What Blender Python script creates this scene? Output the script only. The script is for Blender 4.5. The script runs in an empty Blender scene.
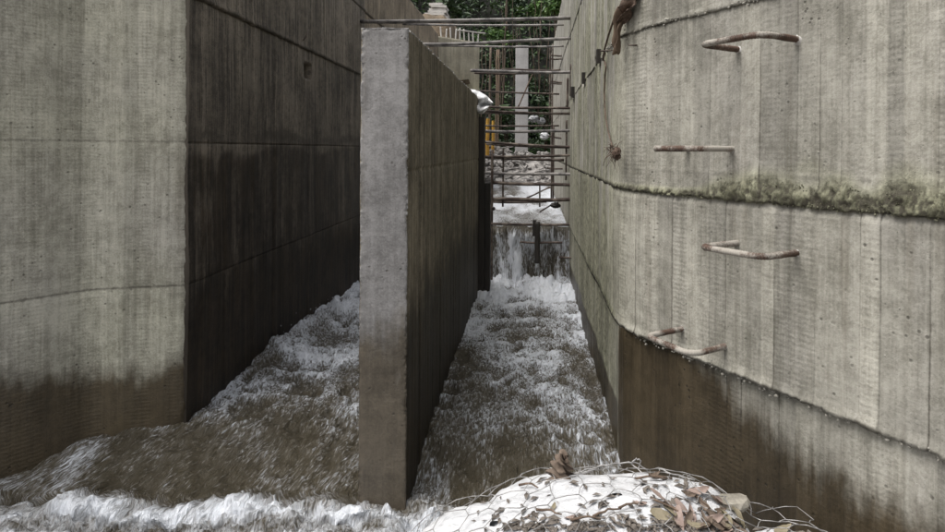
import bpy, bmesh, math, random
import numpy as np
from mathutils import Vector, Matrix
from mathutils.bvhtree import BVHTree

R = math.radians
scene = bpy.context.scene
col = scene.collection
random.seed(7)
rng = np.random.default_rng(11)

# ------------------------------------------------------------------ camera
EYE = 2.16            # eye height above the water; x right, y up the channel
cam_d = bpy.data.cameras.new('camera')
cam = bpy.data.objects.new('camera', cam_d); col.objects.link(cam)
cam.location = (0, 0, EYE)
cam.rotation_euler = (Matrix.Rotation(R(90), 4, 'X') @ Matrix.Rotation(R(0.35), 4, 'Z')).to_euler()
cam_d.sensor_width = 36.0
cam_d.lens = 600 / 945 * 36
cam_d.shift_x = -59.5 / 945
cam_d.shift_y = -116 / 945
cam_d.clip_start = 0.05
cam_d.clip_end = 2000
scene.camera = cam

# ------------------------------------------------------------------ world + sun (overcast)
SUN_AZ, SUN_EL = R(240), R(66)       # compass direction the light comes from: behind-left
world = bpy.data.worlds.new('World'); scene.world = world
world.use_nodes = True
wn = world.node_tree.nodes; wl = world.node_tree.links
bg = wn['Background']
sky = wn.new('ShaderNodeTexSky'); sky.sky_type = 'NISHITA'; sky.sun_disc = False
sky.sun_elevation = SUN_EL; sky.sun_rotation = SUN_AZ
sky.air_density = 1.0; sky.dust_density = 6.0; sky.ozone_density = 1.0
hs = wn.new('ShaderNodeHueSaturation'); hs.inputs['Saturation'].default_value = 0.32
wl.new(sky.outputs[0], hs.inputs['Color']); wl.new(hs.outputs[0], bg.inputs['Color'])
bg.inputs['Strength'].default_value = 0.15
sun_d = bpy.data.lights.new('sun', 'SUN'); sun = bpy.data.objects.new('sun', sun_d); col.objects.link(sun)
sun_d.energy = 1.5; sun_d.angle = R(45); sun_d.color = (1.0, 0.975, 0.94)
sd = Vector((math.sin(SUN_AZ) * math.cos(SUN_EL), math.cos(SUN_AZ) * math.cos(SUN_EL), math.sin(SUN_EL)))
sun.rotation_euler = (-sd).to_track_quat('-Z', 'Y').to_euler()
scene.view_settings.view_transform = 'Standard'
scene.view_settings.look = 'None'
scene.view_settings.gamma = 1.0
scene.view_settings.exposure = 0.42

# ------------------------------------------------------------------ helpers
def P(px, py, d):
    """photo pixel + distance up the channel -> world point"""
    return Vector(((px - 532) * d / 600, d, EYE + (150 - py) * d / 600))

def _h(ix, iy, iz, seed):
    ix = ix.astype(np.int64).astype(np.uint64); iy = iy.astype(np.int64).astype(np.uint64); iz = iz.astype(np.int64).astype(np.uint64)
    n = ix * np.uint64(374761393) + iy * np.uint64(668265263) + iz * np.uint64(2147483647) + np.uint64(seed * 974711 + 13)
    n = (n ^ (n >> np.uint64(13))) * np.uint64(1274126177)
    n = n & np.uint64(0xFFFFFFFF)
    n = (n ^ (n >> np.uint64(16))) * np.uint64(2246822519) & np.uint64(0xFFFFFFFF)
    return ((n ^ (n >> np.uint64(13))) & np.uint64(0xFFFFFF)).astype(np.float64) / float(0xFFFFFF)

def noise(x, y, z=0.0, seed=0):
    x, y, z = np.broadcast_arrays(np.asarray(x, float), np.asarray(y, float), np.asarray(z, float))
    fx, fy, fz = np.floor(x), np.floor(y), np.floor(z)
    tx, ty, tz = x - fx, y - fy, z - fz
    sx = tx * tx * tx * (tx * (tx * 6 - 15) + 10); sy = ty * ty * ty * (ty * (ty * 6 - 15) + 10)
    with np.errstate(over='ignore'):
        def lat(dz):
            a = _h(fx, fy, fz + dz, seed); b = _h(fx + 1, fy, fz + dz, seed)
            c = _h(fx, fy + 1, fz + dz, seed); d = _h(fx + 1, fy + 1, fz + dz, seed)
            return (a * (1 - sx) + b * sx) * (1 - sy) + (c * (1 - sx) + d * sx) * sy
        if np.all(tz == 0):
            return lat(0)
        sz = tz * tz * (3 - 2 * tz)
        return lat(0) * (1 - sz) + lat(1) * sz

def fbm(x, y, z=0.0, seed=0, octv=4, gain=0.5):
    s = 0; a = 1; t = 0; f = 1.0
    for i in range(octv):
        s = s + a * noise(np.asarray(x) * f + 17.3 * i, np.asarray(y) * f - 9.1 * i, np.asarray(z) * f, seed + i)
        t += a; a *= gain; f *= 2.03
    return s / t

def sstep(a, b, x):
    t = np.clip((np.asarray(x, float) - a) / (b - a), 0, 1)
    return t * t * (3 - 2 * t)

def make_mesh(name, verts, faces, attrs=None, uv=None, smooth=True):
    me = bpy.data.meshes.new(name)
    verts = np.asarray(verts, dtype=np.float32)
    if isinstance(faces, np.ndarray):
        k = faces.shape[1]; nf = faces.shape[0]
        me.vertices.add(len(verts)); me.vertices.foreach_set('co', verts.ravel())
        me.loops.add(nf * k); me.loops.foreach_set('vertex_index', faces.astype(np.int32).ravel())
        me.polygons.add(nf); me.polygons.foreach_set('loop_start', np.arange(nf, dtype=np.int32) * k)
        me.update(calc_edges=True)
    else:
        me.from_pydata([tuple(v) for v in verts], [], faces)
        me.update()
    me.polygons.foreach_set('use_smooth', np.full(len(me.polygons), bool(smooth)))
    if attrs:
        for k, v in attrs.items():
            a = me.attributes.new(k, 'FLOAT', 'POINT'); a.data.foreach_set('value', np.asarray(v, dtype=np.float32).ravel())
    if uv is not None:
        l = me.uv_layers.new(name='UVMap'); vi = np.empty(len(me.loops), dtype=np.int32)
        me.loops.foreach_get('vertex_index', vi)
        l.data.foreach_set('uv', np.asarray(uv, dtype=np.float32)[vi].ravel())
    return me

def link(name, me, mat, parent=None):
    o = bpy.data.objects.new(name, me); col.objects.link(o)
    if mat is not None and len(me.materials) == 0: me.materials.append(mat)
    if parent is not None: o.parent = parent
    return o

def tag(o, label=None, cat=None, group=None, kind=None):
    if label: o['label'] = label
    if cat: o['category'] = cat
    if group: o['group'] = group
    if kind: o['kind'] = kind
    return o

def thing(name, label, cat, loc=(0, 0, 0), group=None):
    o = bpy.data.objects.new(name, None); col.objects.link(o); o.location = loc
    o.empty_display_size = 0.1
    return tag(o, label, cat, group)

def child(name, me, mat, root):
    """mesh in world coordinates parented to a root that has only a location"""
    o = link(name, me, mat, root)
    o.matrix_parent_inverse = Matrix.Translation(-Vector(root.location))
    return o

def grid_faces(nu, nv, off=0):
    i, j = np.meshgrid(np.arange(nu - 1), np.arange(nv - 1), indexing='ij')
    a = (i * nv + j).ravel() + off
    return np.stack([a, a + nv, a + nv + 1, a + 1], 1)

def tube(pts, r, n=8, rfun=None, cap=True):
    pts = [Vector(p) for p in pts]
    V = []; F = []
    t0 = (pts[1] - pts[0]).normalized()
    up = Vector((0, 0, 1)) if abs(t0.z) < 0.9 else Vector((1, 0, 0))
    nrm = t0.cross(up).normalized()
    for i, p in enumerate(pts):
        if i == 0: t = pts[1] - pts[0]
        elif i == len(pts) - 1: t = pts[-1] - pts[-2]
        else: t = pts[i + 1] - pts[i - 1]
        t.normalize()
        nrm = (nrm - t * nrm.dot(t)).normalized(); b = t.cross(nrm)
        rr = r if not callable(r) else r(i / (len(pts) - 1))
        for k in range(n):
            a = 2 * math.pi * k / n
            q = rr * (rfun(i, a) if rfun else 1)
            V.append(p + (nrm * math.cos(a) + b * math.sin(a)) * q)
    for i in range(len(pts) - 1):
        for k in range(n):
            F.append((i * n + k, i * n + (k + 1) % n, (i + 1) * n + (k + 1) % n, (i + 1) * n + k))
    if cap:
        F.append(tuple(range(n - 1, -1, -1))); F.append(tuple((len(pts) - 1) * n + k for k in range(n)))
    return V, F

class MB:
    def __init__(s): s.v = []; s.f = []
    def add(s, vf):
        o = len(s.v); s.v += [tuple(q) for q in vf[0]]; s.f += [tuple(i + o for i in f) for f in vf[1]]; return s
    def box(s, c, h, rot=None):
        M = rot if rot is not None else Matrix.Identity(3)
        vs = [Vector(c) + M @ Vector((sx * h[0], sy * h[1], sz * h[2])) for sx in (-1, 1) for sy in (-1, 1) for sz in (-1, 1)]
        return s.add((vs, [(0, 1, 3, 2), (4, 6, 7, 5), (0, 4, 5, 1), (2, 3, 7, 6), (0, 2, 6, 4), (1, 5, 7, 3)]))
    def mesh(s, name, smooth=True): return make_mesh(name, s.v, s.f, smooth=smooth)

# ------------------------------------------------------------------ materials
class NT:
    def __init__(s, name):
        s.m = bpy.data.materials.new(name); s.m.use_nodes = True
        s.n = s.m.node_tree.nodes; s.l = s.m.node_tree.links; s.b = s.n['Principled BSDF']
    def val(s, sock, v):
        if hasattr(v, 'node'): s.l.new(v, sock)
        else: sock.default_value = v
    def math(s, op, a, b=0.0, clamp=False):
        n = s.n.new('ShaderNodeMath'); n.operation = op; n.use_clamp = clamp
        s.val(n.inputs[0], a); s.val(n.inputs[1], b); return n.outputs[0]
    def mix(s, f, a, b, mode='MIX'):
        n = s.n.new('ShaderNodeMix'); n.data_type = 'RGBA'; n.blend_type = mode; n.clamp_factor = True
        s.val(n.inputs[0], f); s.val(n.inputs[6], a if hasattr(a, 'node') else (*a, 1)); s.val(n.inputs[7], b if hasattr(b, 'node') else (*b, 1))
        return n.outputs[2]
    def attr(s, k):
        n = s.n.new('ShaderNodeAttribute'); n.attribute_name = k; return n.outputs['Fac']
    def uv(s): return s.n.new('ShaderNodeTexCoord').outputs['UV']
    def obj(s): return s.n.new('ShaderNodeTexCoord').outputs['Object']
    def pos(s): return s.n.new('ShaderNodeNewGeometry').outputs['Position']
    def map(s, v, sc, loc=(0, 0, 0)):
        n = s.n.new('ShaderNodeMapping'); s.l.new(v, n.inputs[0]); n.inputs['Scale'].default_value = sc; n.inputs['Location'].default_value = loc
        return n.outputs[0]
    def noise(s, v, scale, detail=4, rough=0.55, dist=0.0):
        n = s.n.new('ShaderNodeTexNoise'); s.l.new(v, n.inputs['Vector']); n.inputs['Scale'].default_value = scale
        n.inputs['Detail'].default_value = detail; n.inputs['Roughness'].default_value = rough; n.inputs['Distortion'].default_value = dist
        return n.outputs['Fac']
    def vor(s, v, scale, feat='F1', out='Distance'):
        n = s.n.new('ShaderNodeTexVoronoi'); n.feature = feat; s.l.new(v, n.inputs['Vector']); n.inputs['Scale'].default_value = scale
        return n.outputs[out]
    def ramp(s, f, a, b, lo=0.0, hi=1.0):
        n = s.n.new('ShaderNodeMapRange'); n.interpolation_type = 'SMOOTHSTEP'; s.val(n.inputs[0], f)
        s.val(n.inputs[1], a); s.val(n.inputs[2], b); s.val(n.inputs[3], lo); s.val(n.inputs[4], hi); return n.outputs[0]
    def bump(s, h, strength=0.5, dist=0.01, prev=None):
        n = s.n.new('ShaderNodeBump'); n.inputs['Strength'].default_value = strength; n.inputs['Distance'].default_value = dist
        s.l.new(h, n.inputs['Height'])
        if prev is not None: s.l.new(prev, n.inputs['Normal'])
        return n.outputs[0]
    def done(s, colr=None, rough=None, normal=None, spec=None):
        if colr is not None: s.val(s.b.inputs['Base Color'], colr if hasattr(colr, 'node') else (*colr, 1))
        if rough is not None: s.val(s.b.inputs['Roughness'], rough)
        if normal is not None: s.l.new(normal, s.b.inputs['Normal'])
        if spec is not None: s.b.inputs['Specular IOR Level'].default_value = spec
        return s.m

def mat_concrete(name, light, dark, streak=1.0, con=0.20, mossc=(0.046, 0.044, 0.024), ripple=1.0, wetc=(0.30, 0.25, 0.185), wr=0.42):
    t = NT(name); uv = t.uv()
    st = t.noise(t.map(uv, (22, 0.8, 1)), 1.0, 6, 0.62)
    st2 = t.noise(t.map(uv, (70, 1.6, 1), (3, 5, 0)), 1.0, 4, 0.6)
    bl = t.noise(t.map(uv, (1, 1, 1), (7, 2, 0)), 2.1, 8, 0.65)
    md = t.noise(t.map(uv, (1.2, 1, 1), (2, 9, 0)), 15, 8, 0.72)
    gr = t.noise(uv, 75, 5, 0.7)
    f = t.math('ADD', t.math('MULTIPLY', st, 0.45 * streak), t.math('MULTIPLY', bl, 0.5))
    f = t.math('ADD', f, t.math('MULTIPLY', st2, 0.25 * streak))
    f = t.math('ADD', f, t.math('MULTIPLY', gr, 0.35)); f = t.math('ADD', f, t.math('MULTIPLY', md, 0.45))
    tot = 0.5 * (0.45 * streak + 0.5 + 0.25 * streak + 0.35 + 0.45)
    c = t.mix(t.ramp(f, tot - con, tot + con), dark, light)
    tone = t.math('ADD', t.math('MULTIPLY', t.attr('tone'), 0.8), 0.6)
    tc = t.n.new('ShaderNodeCombineXYZ')
    for i in range(3): t.l.new(tone, tc.inputs[i])
    c = t.mix(1.0, c, tc.outputs[0], 'MULTIPLY')
    # runs of rust / grime down the face
    run = t.ramp(t.noise(t.map(uv, (9, 0.35, 1), (31, 4, 0)), 1.0, 5, 0.65), 0.56, 0.74)
    c = t.mix(t.math('MULTIPLY', run, 0.40), c, (0.12, 0.098, 0.068), 'MIX')
    # bug holes
    v = t.vor(uv, 19); vm = t.noise(uv, 3.2, 3)
    hole = t.math('MULTIPLY', t.ramp(v, 0.07, 0.20, 1, 0), t.ramp(vm, 0.47, 0.60))
    v3 = t.vor(t.map(uv, (1, 0.8, 1), (4, 4, 0)), 60); hole3 = t.math('MULTIPLY', t.ramp(v3, 0.06, 0.16, 1, 0), t.ramp(t.noise(uv, 1.7, 2), 0.45, 0.6))
    hole = t.math('MAXIMUM', hole, t.math('MULTIPLY', hole3, 0.7))
    c = t.mix(t.math('MULTIPLY', hole, 0.6), c, (0.05, 0.045, 0.035))
    # moss
    mo = t.attr('moss')
    c = t.mix(t.math('MULTIPLY', mo, 1.6, True), c, t.mix(1.0, c, (0.93, 0.97, 0.74), 'MULTIPLY')); mn = t.noise(t.map(uv, (1.6, 1, 1)), 16, 6, 0.7)
    mf = t.ramp(t.math('ADD', mo, t.math('MULTIPLY', t.math('SUBTRACT', mn, 0.5), 1.7)), 0.30, 0.80)
    c = t.mix(t.math('MULTIPLY', mf, 0.88), c, mossc)
    # seam grime, plus shade painted into pockets and crevices
    di = t.attr('dirt_shade'); dn = t.noise(uv, 24, 5, 0.7)
    df = t.ramp(t.math('ADD', di, t.math('MULTIPLY', t.math('SUBTRACT', dn, 0.5), 0.7)), 0.3, 0.8)
    c = t.mix(t.math('MULTIPLY', df, 0.8), c, (0.055, 0.047, 0.035))
    # wet
    we = t.attr('wet'); wnz = t.noise(t.map(uv, (14, 1.1, 1)), 1.0, 5, 0.6)
    wn2 = t.noise(t.map(uv, (3.5, 2.2, 1), (5, 1, 0)), 1.6, 7, 0.7)
    wsum = t.math('ADD', t.math('MULTIPLY', t.math('SUBTRACT', wnz, 0.5), 0.7), t.math('MULTIPLY', t.math('SUBTRACT', wn2, 0.5), 0.8))
    wf = t.ramp(t.math('ADD', we, wsum), 0.25, 0.78)
    c = t.mix(wf, c, t.mix(1.0, c, wetc, 'MULTIPLY'))
    rough = t.ramp(wf, 0, 1, 0.88, wr)
    # relief
    w = t.n.new('ShaderNodeTexWave'); w.wave_type = 'BANDS'; w.bands_direction = 'Y'
    t.l.new(uv, w.inputs['Vector']); w.inputs['Scale'].default_value = 11.0; w.inputs['Distortion'].default_value = 3.0
    w.inputs['Detail'].default_value = 3; w.inputs['Detail Scale'].default_value = 2.5
    rp = t.math('MULTIPLY', w.outputs['Fac'], t.math('MULTIPLY', t.attr('ripple'), ripple))
    h = t.math('ADD', t.math('MULTIPLY', gr, 0.8), t.math('MULTIPLY', rp, 0.32))
    h = t.math('ADD', h, t.math('MULTIPLY', md, 0.6))
    h = t.math('ADD', h, t.math('MULTIPLY', st2, 0.4)); h = t.math('SUBTRACT', h, t.math('MULTIPLY', hole, 1.2))
    h = t.math('ADD', h, t.math('MULTIPLY', mf, t.math('MULTIPLY', mn, 2.0)))
    return t.done(c, rough, t.bump(h, 0.55, 0.006))

def mat_plain(name, c1, c2, scale=8, rough=0.8, bump=0.3, dist=0.01, stretch=(1, 1, 1), spec=None, metal=0.0, space='obj'):
    t = NT(name); v = t.map(t.obj() if space == 'obj' else t.pos(), stretch)
    n = t.noise(v, scale, 6, 0.6); n2 = t.noise(v, scale * 6, 4, 0.6)
    c = t.mix(t.ramp(t.math('ADD', t.math('MULTIPLY', n, 0.7), t.math('MULTIPLY', n2, 0.3)), 0.34, 0.66), c1, c2)
    t.b.inputs['Metallic'].default_value = metal
    return t.done(c, rough, t.bump(t.math('ADD', n, n2), bump, dist), spec)

def mat_water(name, zs=1.0, ys=0.75):
    t = NT(name); p = t.uv()
    n1 = t.noise(t.map(p, (1.3, ys, zs)), 13, 4, 0.6, 0.8); n2 = t.noise(t.map(p, (1.2, ys, zs)), 46, 4, 0.65, 0.5); n3 = t.noise(p, 2.0, 3)
    mud = t.mix(n3, (0.042, 0.036, 0.024), (0.088, 0.075, 0.051))
    fo = t.attr('foam_glint')
    so = t.attr('soft')
    fn = t.noise(t.map(p, (1.2, ys, zs)), 46, 6, 0.64, 0.7)
    fr = t.math('SUBTRACT', 1.0, t.math('MULTIPLY', t.math('ABSOLUTE', t.math('SUBTRACT', t.noise(t.map(p, (1.2, ys, zs), (9, 4, 2)), 17, 5, 0.68, 1.4), 0.5)), 5.0))
    k = t.math('ADD', t.math('MULTIPLY', t.math('SUBTRACT', fn, 0.5), 2.1), t.math('MULTIPLY', t.math('SUBTRACT', fr, 0.55), 0.34))
    sm = t.math('ADD', fo, t.math('MULTIPLY', k, t.math('SUBTRACT', 1.0, t.math('MULTIPLY', so, 0.58))))
    ff = t.ramp(sm, t.math('SUBTRACT', 0.38, t.math('MULTIPLY', so, 0.12)), 0.86)
    thin = t.ramp(sm, 0.16, 0.6, 0.0, 0.42)
    fcol = t.mix(t.noise(p, 9, 5, 0.65), (0.62, 0.66, 0.72), (0.88, 0.90, 0.93))  # bluish white flecks: froth, plus sky glints painted into the colour
    c = t.mix(thin, mud, (0.42, 0.40, 0.365)); c = t.mix(ff, c, fcol)
    h = t.math('ADD', t.math('MULTIPLY', n1, 1.0), t.math('MULTIPLY', n2, 0.5))
    h = t.math('ADD', h, t.math('MULTIPLY', ff, 0.25))
    t.b.inputs['IOR'].default_value = 1.333
    return t.done(c, t.ramp(ff, 0, 1, 0.05, 0.45), t.bump(h, 1.0, 0.05), 0.7)

def mat_rebar(name, rust, crust, amount, low=6):
    t = NT(name); o = t.obj()
    n = t.noise(o, 14, 5, 0.7); n2 = t.noise(o, 90, 4, 0.7)
    c = t.mix(t.ramp(n, 0.42, 0.62), rust, tuple(x * 0.55 for x in rust))
    c = t.mix(t.math('MULTIPLY', t.ramp(t.math('ADD', t.math('MULTIPLY', n2, 0.28), t.math('MULTIPLY', t.noise(o, low, 4), 0.82)), 0.60 - amount * 0.3, 0.76 - amount * 0.3), 0.9), c, crust)
    return t.done(c, 0.75, t.bump(n2, 0.4, 0.003))

def mat_leaf(name, c1, c2, rough=0.45):
    t = NT(name); a = t.attr('shade'); c = t.mix(a, c1, c2)
    c = t.mix(t.math('MULTIPLY', t.noise(t.pos(), 3.0, 3), 0.5), c, tuple(x * 0.6 for x in c1))
    return t.done(c, rough, None, 0.4)

M = {}
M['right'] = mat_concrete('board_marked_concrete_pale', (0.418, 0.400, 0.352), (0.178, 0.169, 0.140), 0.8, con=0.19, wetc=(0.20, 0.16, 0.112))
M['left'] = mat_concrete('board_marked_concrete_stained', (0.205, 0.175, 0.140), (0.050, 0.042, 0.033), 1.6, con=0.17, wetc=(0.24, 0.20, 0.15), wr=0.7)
M['leftwing'] = M['right']
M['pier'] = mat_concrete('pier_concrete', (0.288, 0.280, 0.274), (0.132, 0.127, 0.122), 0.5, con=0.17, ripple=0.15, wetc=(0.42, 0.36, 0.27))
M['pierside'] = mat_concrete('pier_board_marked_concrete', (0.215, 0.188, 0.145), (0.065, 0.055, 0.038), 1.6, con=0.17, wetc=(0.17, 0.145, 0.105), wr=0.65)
M['far'] = mat_concrete('far_concrete', (0.36, 0.33, 0.25), (0.20, 0.18, 0.135), 1.2)
M['column'] = mat_concrete('column_concrete', (0.46, 0.45, 0.44), (0.33, 0.32, 0.31), 0.5)
M['water'] = mat_water('muddy_white_water')
M['fall'] = mat_water('muddy_falling_water')
M['rebar'] = mat_rebar('rusty_rebar', (0.062, 0.042, 0.033), (0.20, 0.165, 0.135), 0.30)
M['rung'] = mat_rebar('cement_crusted_rung', (0.085, 0.050, 0.034), (0.37, 0.345, 0.30), 0.42, 7)
M['bar_grey'] = mat_rebar('grey_steel_bar', (0.13, 0.12, 0.12), (0.33, 0.31, 0.29), 0.5)
M['earth'] = mat_plain('earth', (0.10, 0.075, 0.05), (0.20, 0.155, 0.105), 3, 0.95, 0.6, 0.05, space='pos')
M['mud'] = mat_plain('wet_gravel', (0.07, 0.058, 0.045), (0.17, 0.145, 0.115), 12, 0.85, 0.8, 0.03, space='pos')
M['stone'] = mat_plain('river_stone', (0.17, 0.155, 0.125), (0.34, 0.315, 0.265), 9, 0.85, 0.5, 0.01)
M['rubble'] = mat_plain('rubble', (0.13, 0.12, 0.11), (0.42, 0.40, 0.38), 5, 0.9, 0.5, 0.02, space='pos')
M['wood'] = mat_plain('weathered_wood', (0.10, 0.068, 0.045), (0.20, 0.145, 0.10), 8, 0.85, 0.5, 0.01, (1, 1, 0.12))
M['darkwood_shade'] = mat_plain('dark_wood_and_shade', (0.014, 0.012, 0.010), (0.035, 0.029, 0.023), 8, 0.6, 0.5, 0.01, (1, 1, 0.1))  # wood and rags; also colours the painted shade behind the pier
M['yellow'] = mat_plain('ochre_painted_timber', (0.42, 0.22, 0.03), (0.55, 0.32, 0.06), 6, 0.7, 0.3, 0.01)
M['slab'] = mat_plain('pale_cement_slab', (0.42, 0.40, 0.37), (0.58, 0.56, 0.53), 6, 0.9, 0.4, 0.01)
M['twig'] = mat_plain('dead_twig', (0.075, 0.05, 0.035), (0.17, 0.12, 0.085), 20, 0.85, 0.4, 0.004)
M['root'] = mat_plain('root_fibre', (0.060, 0.038, 0.027), (0.165, 0.115, 0.085), 25, 0.9, 0.6, 0.006)
M['wire'] = mat_plain('galvanised_wire', (0.20, 0.195, 0.19), (0.40, 0.39, 0.38), 18, 0.5, 0.2, 0.002, metal=0.3)
M['plastic'] = mat_plain('white_plastic_film', (0.70, 0.71, 0.72), (0.82, 0.82, 0.82), 9, 0.35, 0.4, 0.01)
M['bamboo'] = mat_plain('brown_stem', (0.05, 0.036, 0.025), (0.125, 0.092, 0.065), 6, 0.8, 0.4, 0.01, (1, 1, 0.2))
M['leaf1'] = mat_leaf('jungle_leaf', (0.010, 0.026, 0.009), (0.085, 0.145, 0.05))
M['leaf2'] = mat_leaf('bright_leaf', (0.05, 0.11, 0.025), (0.15, 0.25, 0.06))
M['dead1'] = mat_plain('dead_leaf_pinkish', (0.19, 0.138, 0.115), (0.33, 0.255, 0.22), 14, 0.75, 0.4, 0.004)
M['dead2'] = mat_plain('dead_leaf_brown', (0.085, 0.060, 0.043), (0.19, 0.145, 0.11), 14, 0.8, 0.5, 0.004)
M['dead3'] = mat_plain('dead_leaf_olive', (0.17, 0.145, 0.09), (0.27, 0.235, 0.165), 14, 0.8, 0.4, 0.004)

def mat_sack():
    t = NT('woven_white_sack'); o = t.obj()
    w1 = t.n.new('ShaderNodeTexWave'); w1.bands_direction = 'X'; w1.inputs['Scale'].default_value = 55; t.l.new(o, w1.inputs[0])
    w2 = t.n.new('ShaderNodeTexWave'); w2.bands_direction = 'Y'; w2.inputs['Scale'].default_value = 55; t.l.new(o, w2.inputs[0])
    n = t.noise(o, 5, 6, 0.65); d = t.ramp(t.noise(o, 11, 6, 0.7), 0.56, 0.74)
    c = t.mix(n, (0.50, 0.51, 0.525), (0.68, 0.685, 0.695)); c = t.mix(t.math('MULTIPLY', d, 0.55), c, (0.34, 0.30, 0.25))
    b = t.bump(t.math('ADD', w1.outputs['Fac'], w2.outputs['Fac']), 0.15, 0.002)
    return t.done(c, 0.6, t.bump(t.noise(t.map(o, (1, 1.8, 1)), 9, 6, 0.6, 1.2), 0.8, 0.03, b))
M['sack'] = mat_sack()

# ------------------------------------------------------------------ wall builder
def path_sample(pts, rad, k, smin):
    """sample a plan polyline with rounded corners; spacing grows with distance y"""
    pts = [Vector(p) for p in pts]
    dense = []
    segs = []
    cur = pts[0]
    for i in range(1, len(pts)):
        if i < len(pts) - 1:
            a = (pts[i] - pts[i - 1]).normalized(); b = (pts[i + 1] - pts[i]).normalized()
            s = pts[i] - a * rad; e = pts[i] + b * rad
            segs.append((cur, s)); m = 8
            arc = [(s * (1 - q) ** 2 + pts[i] * 2 * q * (1 - q) + e * q * q) for q in [j / m for j in range(m + 1)]]
            for j in range(m): segs.append((arc[j], arc[j + 1]))
            cur = e
        else: segs.append((cur, pts[i]))
    out = [segs[0][0].copy()]
    for a, b in segs:
        L = (b - a).length; d = 0
        while True:
            y = (a + (b - a) * (d / L)).y
            d += max(smin, k * max(y, 0.8))
            if d >= L - 0.3 * smin: break
            out.append(a + (b - a) * (d / L))
        out.append(b.copy())
    return np.array([[p.x, p.y] for p in out])

def boards(U, seed, wmin, wmax):
    r = np.random.default_rng(seed); e = np.cumsum(r.uniform(wmin, wmax, 600)); e = np.concatenate([[0], e])
    i = np.clip(np.searchsorted(e, U) - 1, 0, 599)
    val = r.random(600)[i]; rip = (r.random(600) ** 1.5)[i]
    d = np.minimum(U - e[i], e[i + 1] - U)
    return val, rip, d

def wall_lift(path, side, z0, z1, dz, thick, disp, attrs, material, root, name='concrete_lift', rag=0.0, rag_seed=5, arc0=0.0):
    t = np.gradient(path, axis=0); t /= np.linalg.norm(t, axis=1)[:, None]
    n = np.stack([t[:, 1], -t[:, 0]], 1) * side
    u = np.concatenate([[0], np.cumsum(np.linalg.norm(np.diff(path, axis=0), axis=1))]) + arc0
    nv = max(2, int((z1 - z0) / dz) + 1); v = np.linspace(z0, z1, nv)
    U, V = np.meshgrid(u, v, indexing='ij')
    X0 = np.repeat(path[:, 0:1], nv, 1); Y0 = np.repeat(path[:, 1:2], nv, 1)
    D = disp(U, V, X0, Y0)
    Z = V.copy()
    if rag:
        w = sstep(z0 + 0.05, z0, V)
        Z = Z - w * rag * (fbm(U * 20, V * 0, seed=rag_seed, octv=4, gain=0.8) - 0.38) * 2
    X = X0 + n[:, 0:1] * D; Y = Y0 + n[:, 1:2] * D
    nu = len(u)
    front = np.stack([X, Y, Z], 2).reshape(-1, 3)
    bx = path - n * thick
    b0 = np.stack([bx[:, 0], bx[:, 1], np.full(nu, z0)], 1); b1 = np.stack([bx[:, 0], bx[:, 1], np.full(nu, z1)], 1)
    verts = np.concatenate([front, b0, b1]); N = nu * nv
    F = [grid_faces(nu, nv)] 
    i = np.arange(nu - 1)
    F.append(np.stack([N + i, N + i + 1, N + nu + i + 1, N + nu + i], 1))                    # back
    F.append(np.stack([i * nv + nv - 1, (i + 1) * nv + nv - 1, N + nu + i + 1, N + nu + i], 1))  # top
    F.append(np.stack([i * nv, (i + 1) * nv, N + i + 1, N + i], 1))                            # bottom
    faces = np.concatenate(F)
    uv = np.concatenate([np.stack([U.ravel(), V.ravel()], 1), np.stack([u, np.full(nu, z0 - thick)], 1), np.stack([u, np.full(nu, z1 + thick)], 1)])
    A = attrs(U, V, X0, Y0, D)
    full = {}
    for key in ('tone', 'wet', 'moss', 'dirt_shade', 'ripple'):
        a = A.get(key, 0.0); a = np.broadcast_to(a, U.shape)
        full[key] = np.concatenate([a.ravel(), np.full(2 * nu, 0.5 if key == 'tone' else 0.0)])
    # end caps
    quads = faces
    me = make_mesh(name, verts, quads, full, uv)
    bm = bmesh.new(); bm.from_mesh(me)
    bm.verts.ensure_lookup_table()
    for e in (0, nu - 1):
        vs = [bm.verts[e * nv + j] for j in range(nv)] + [bm.verts[N + nu + e], bm.verts[N + e]]
        try: bm.faces.new(vs)
        except Exception: pass
    bmesh.ops.recalc_face_normals(bm, faces=bm.faces)
    bm.to_mesh(me); bm.free()
    return child(name, me, material, root)

# ------------------------------------------------------------------ right wall with flaring wing
WDIR = Vector((0.515, -0.857))
rc = Vector((0.600, 4.15))
r_end = rc + WDIR * 4.3
rpath = path_sample([(0.625, 20.0), rc, r_end], 0.30, 0.0034, 0.010)
rpath0 = path_sample([(0.625, 20.0), rc, r_end], 0.035, 0.0034, 0.010)
ru_corner = float(np.linalg.norm(np.array([0.625, 20.0]) - np.array(rc)))
JR = [-0.5, 0.944, 1.896, 2.96, 4.0, 5.3]
rwall = thing('channel_wall', 'pale board marked concrete wall turning into a flared wing with step irons', 'wall', (0.9, 6, 0))

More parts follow.
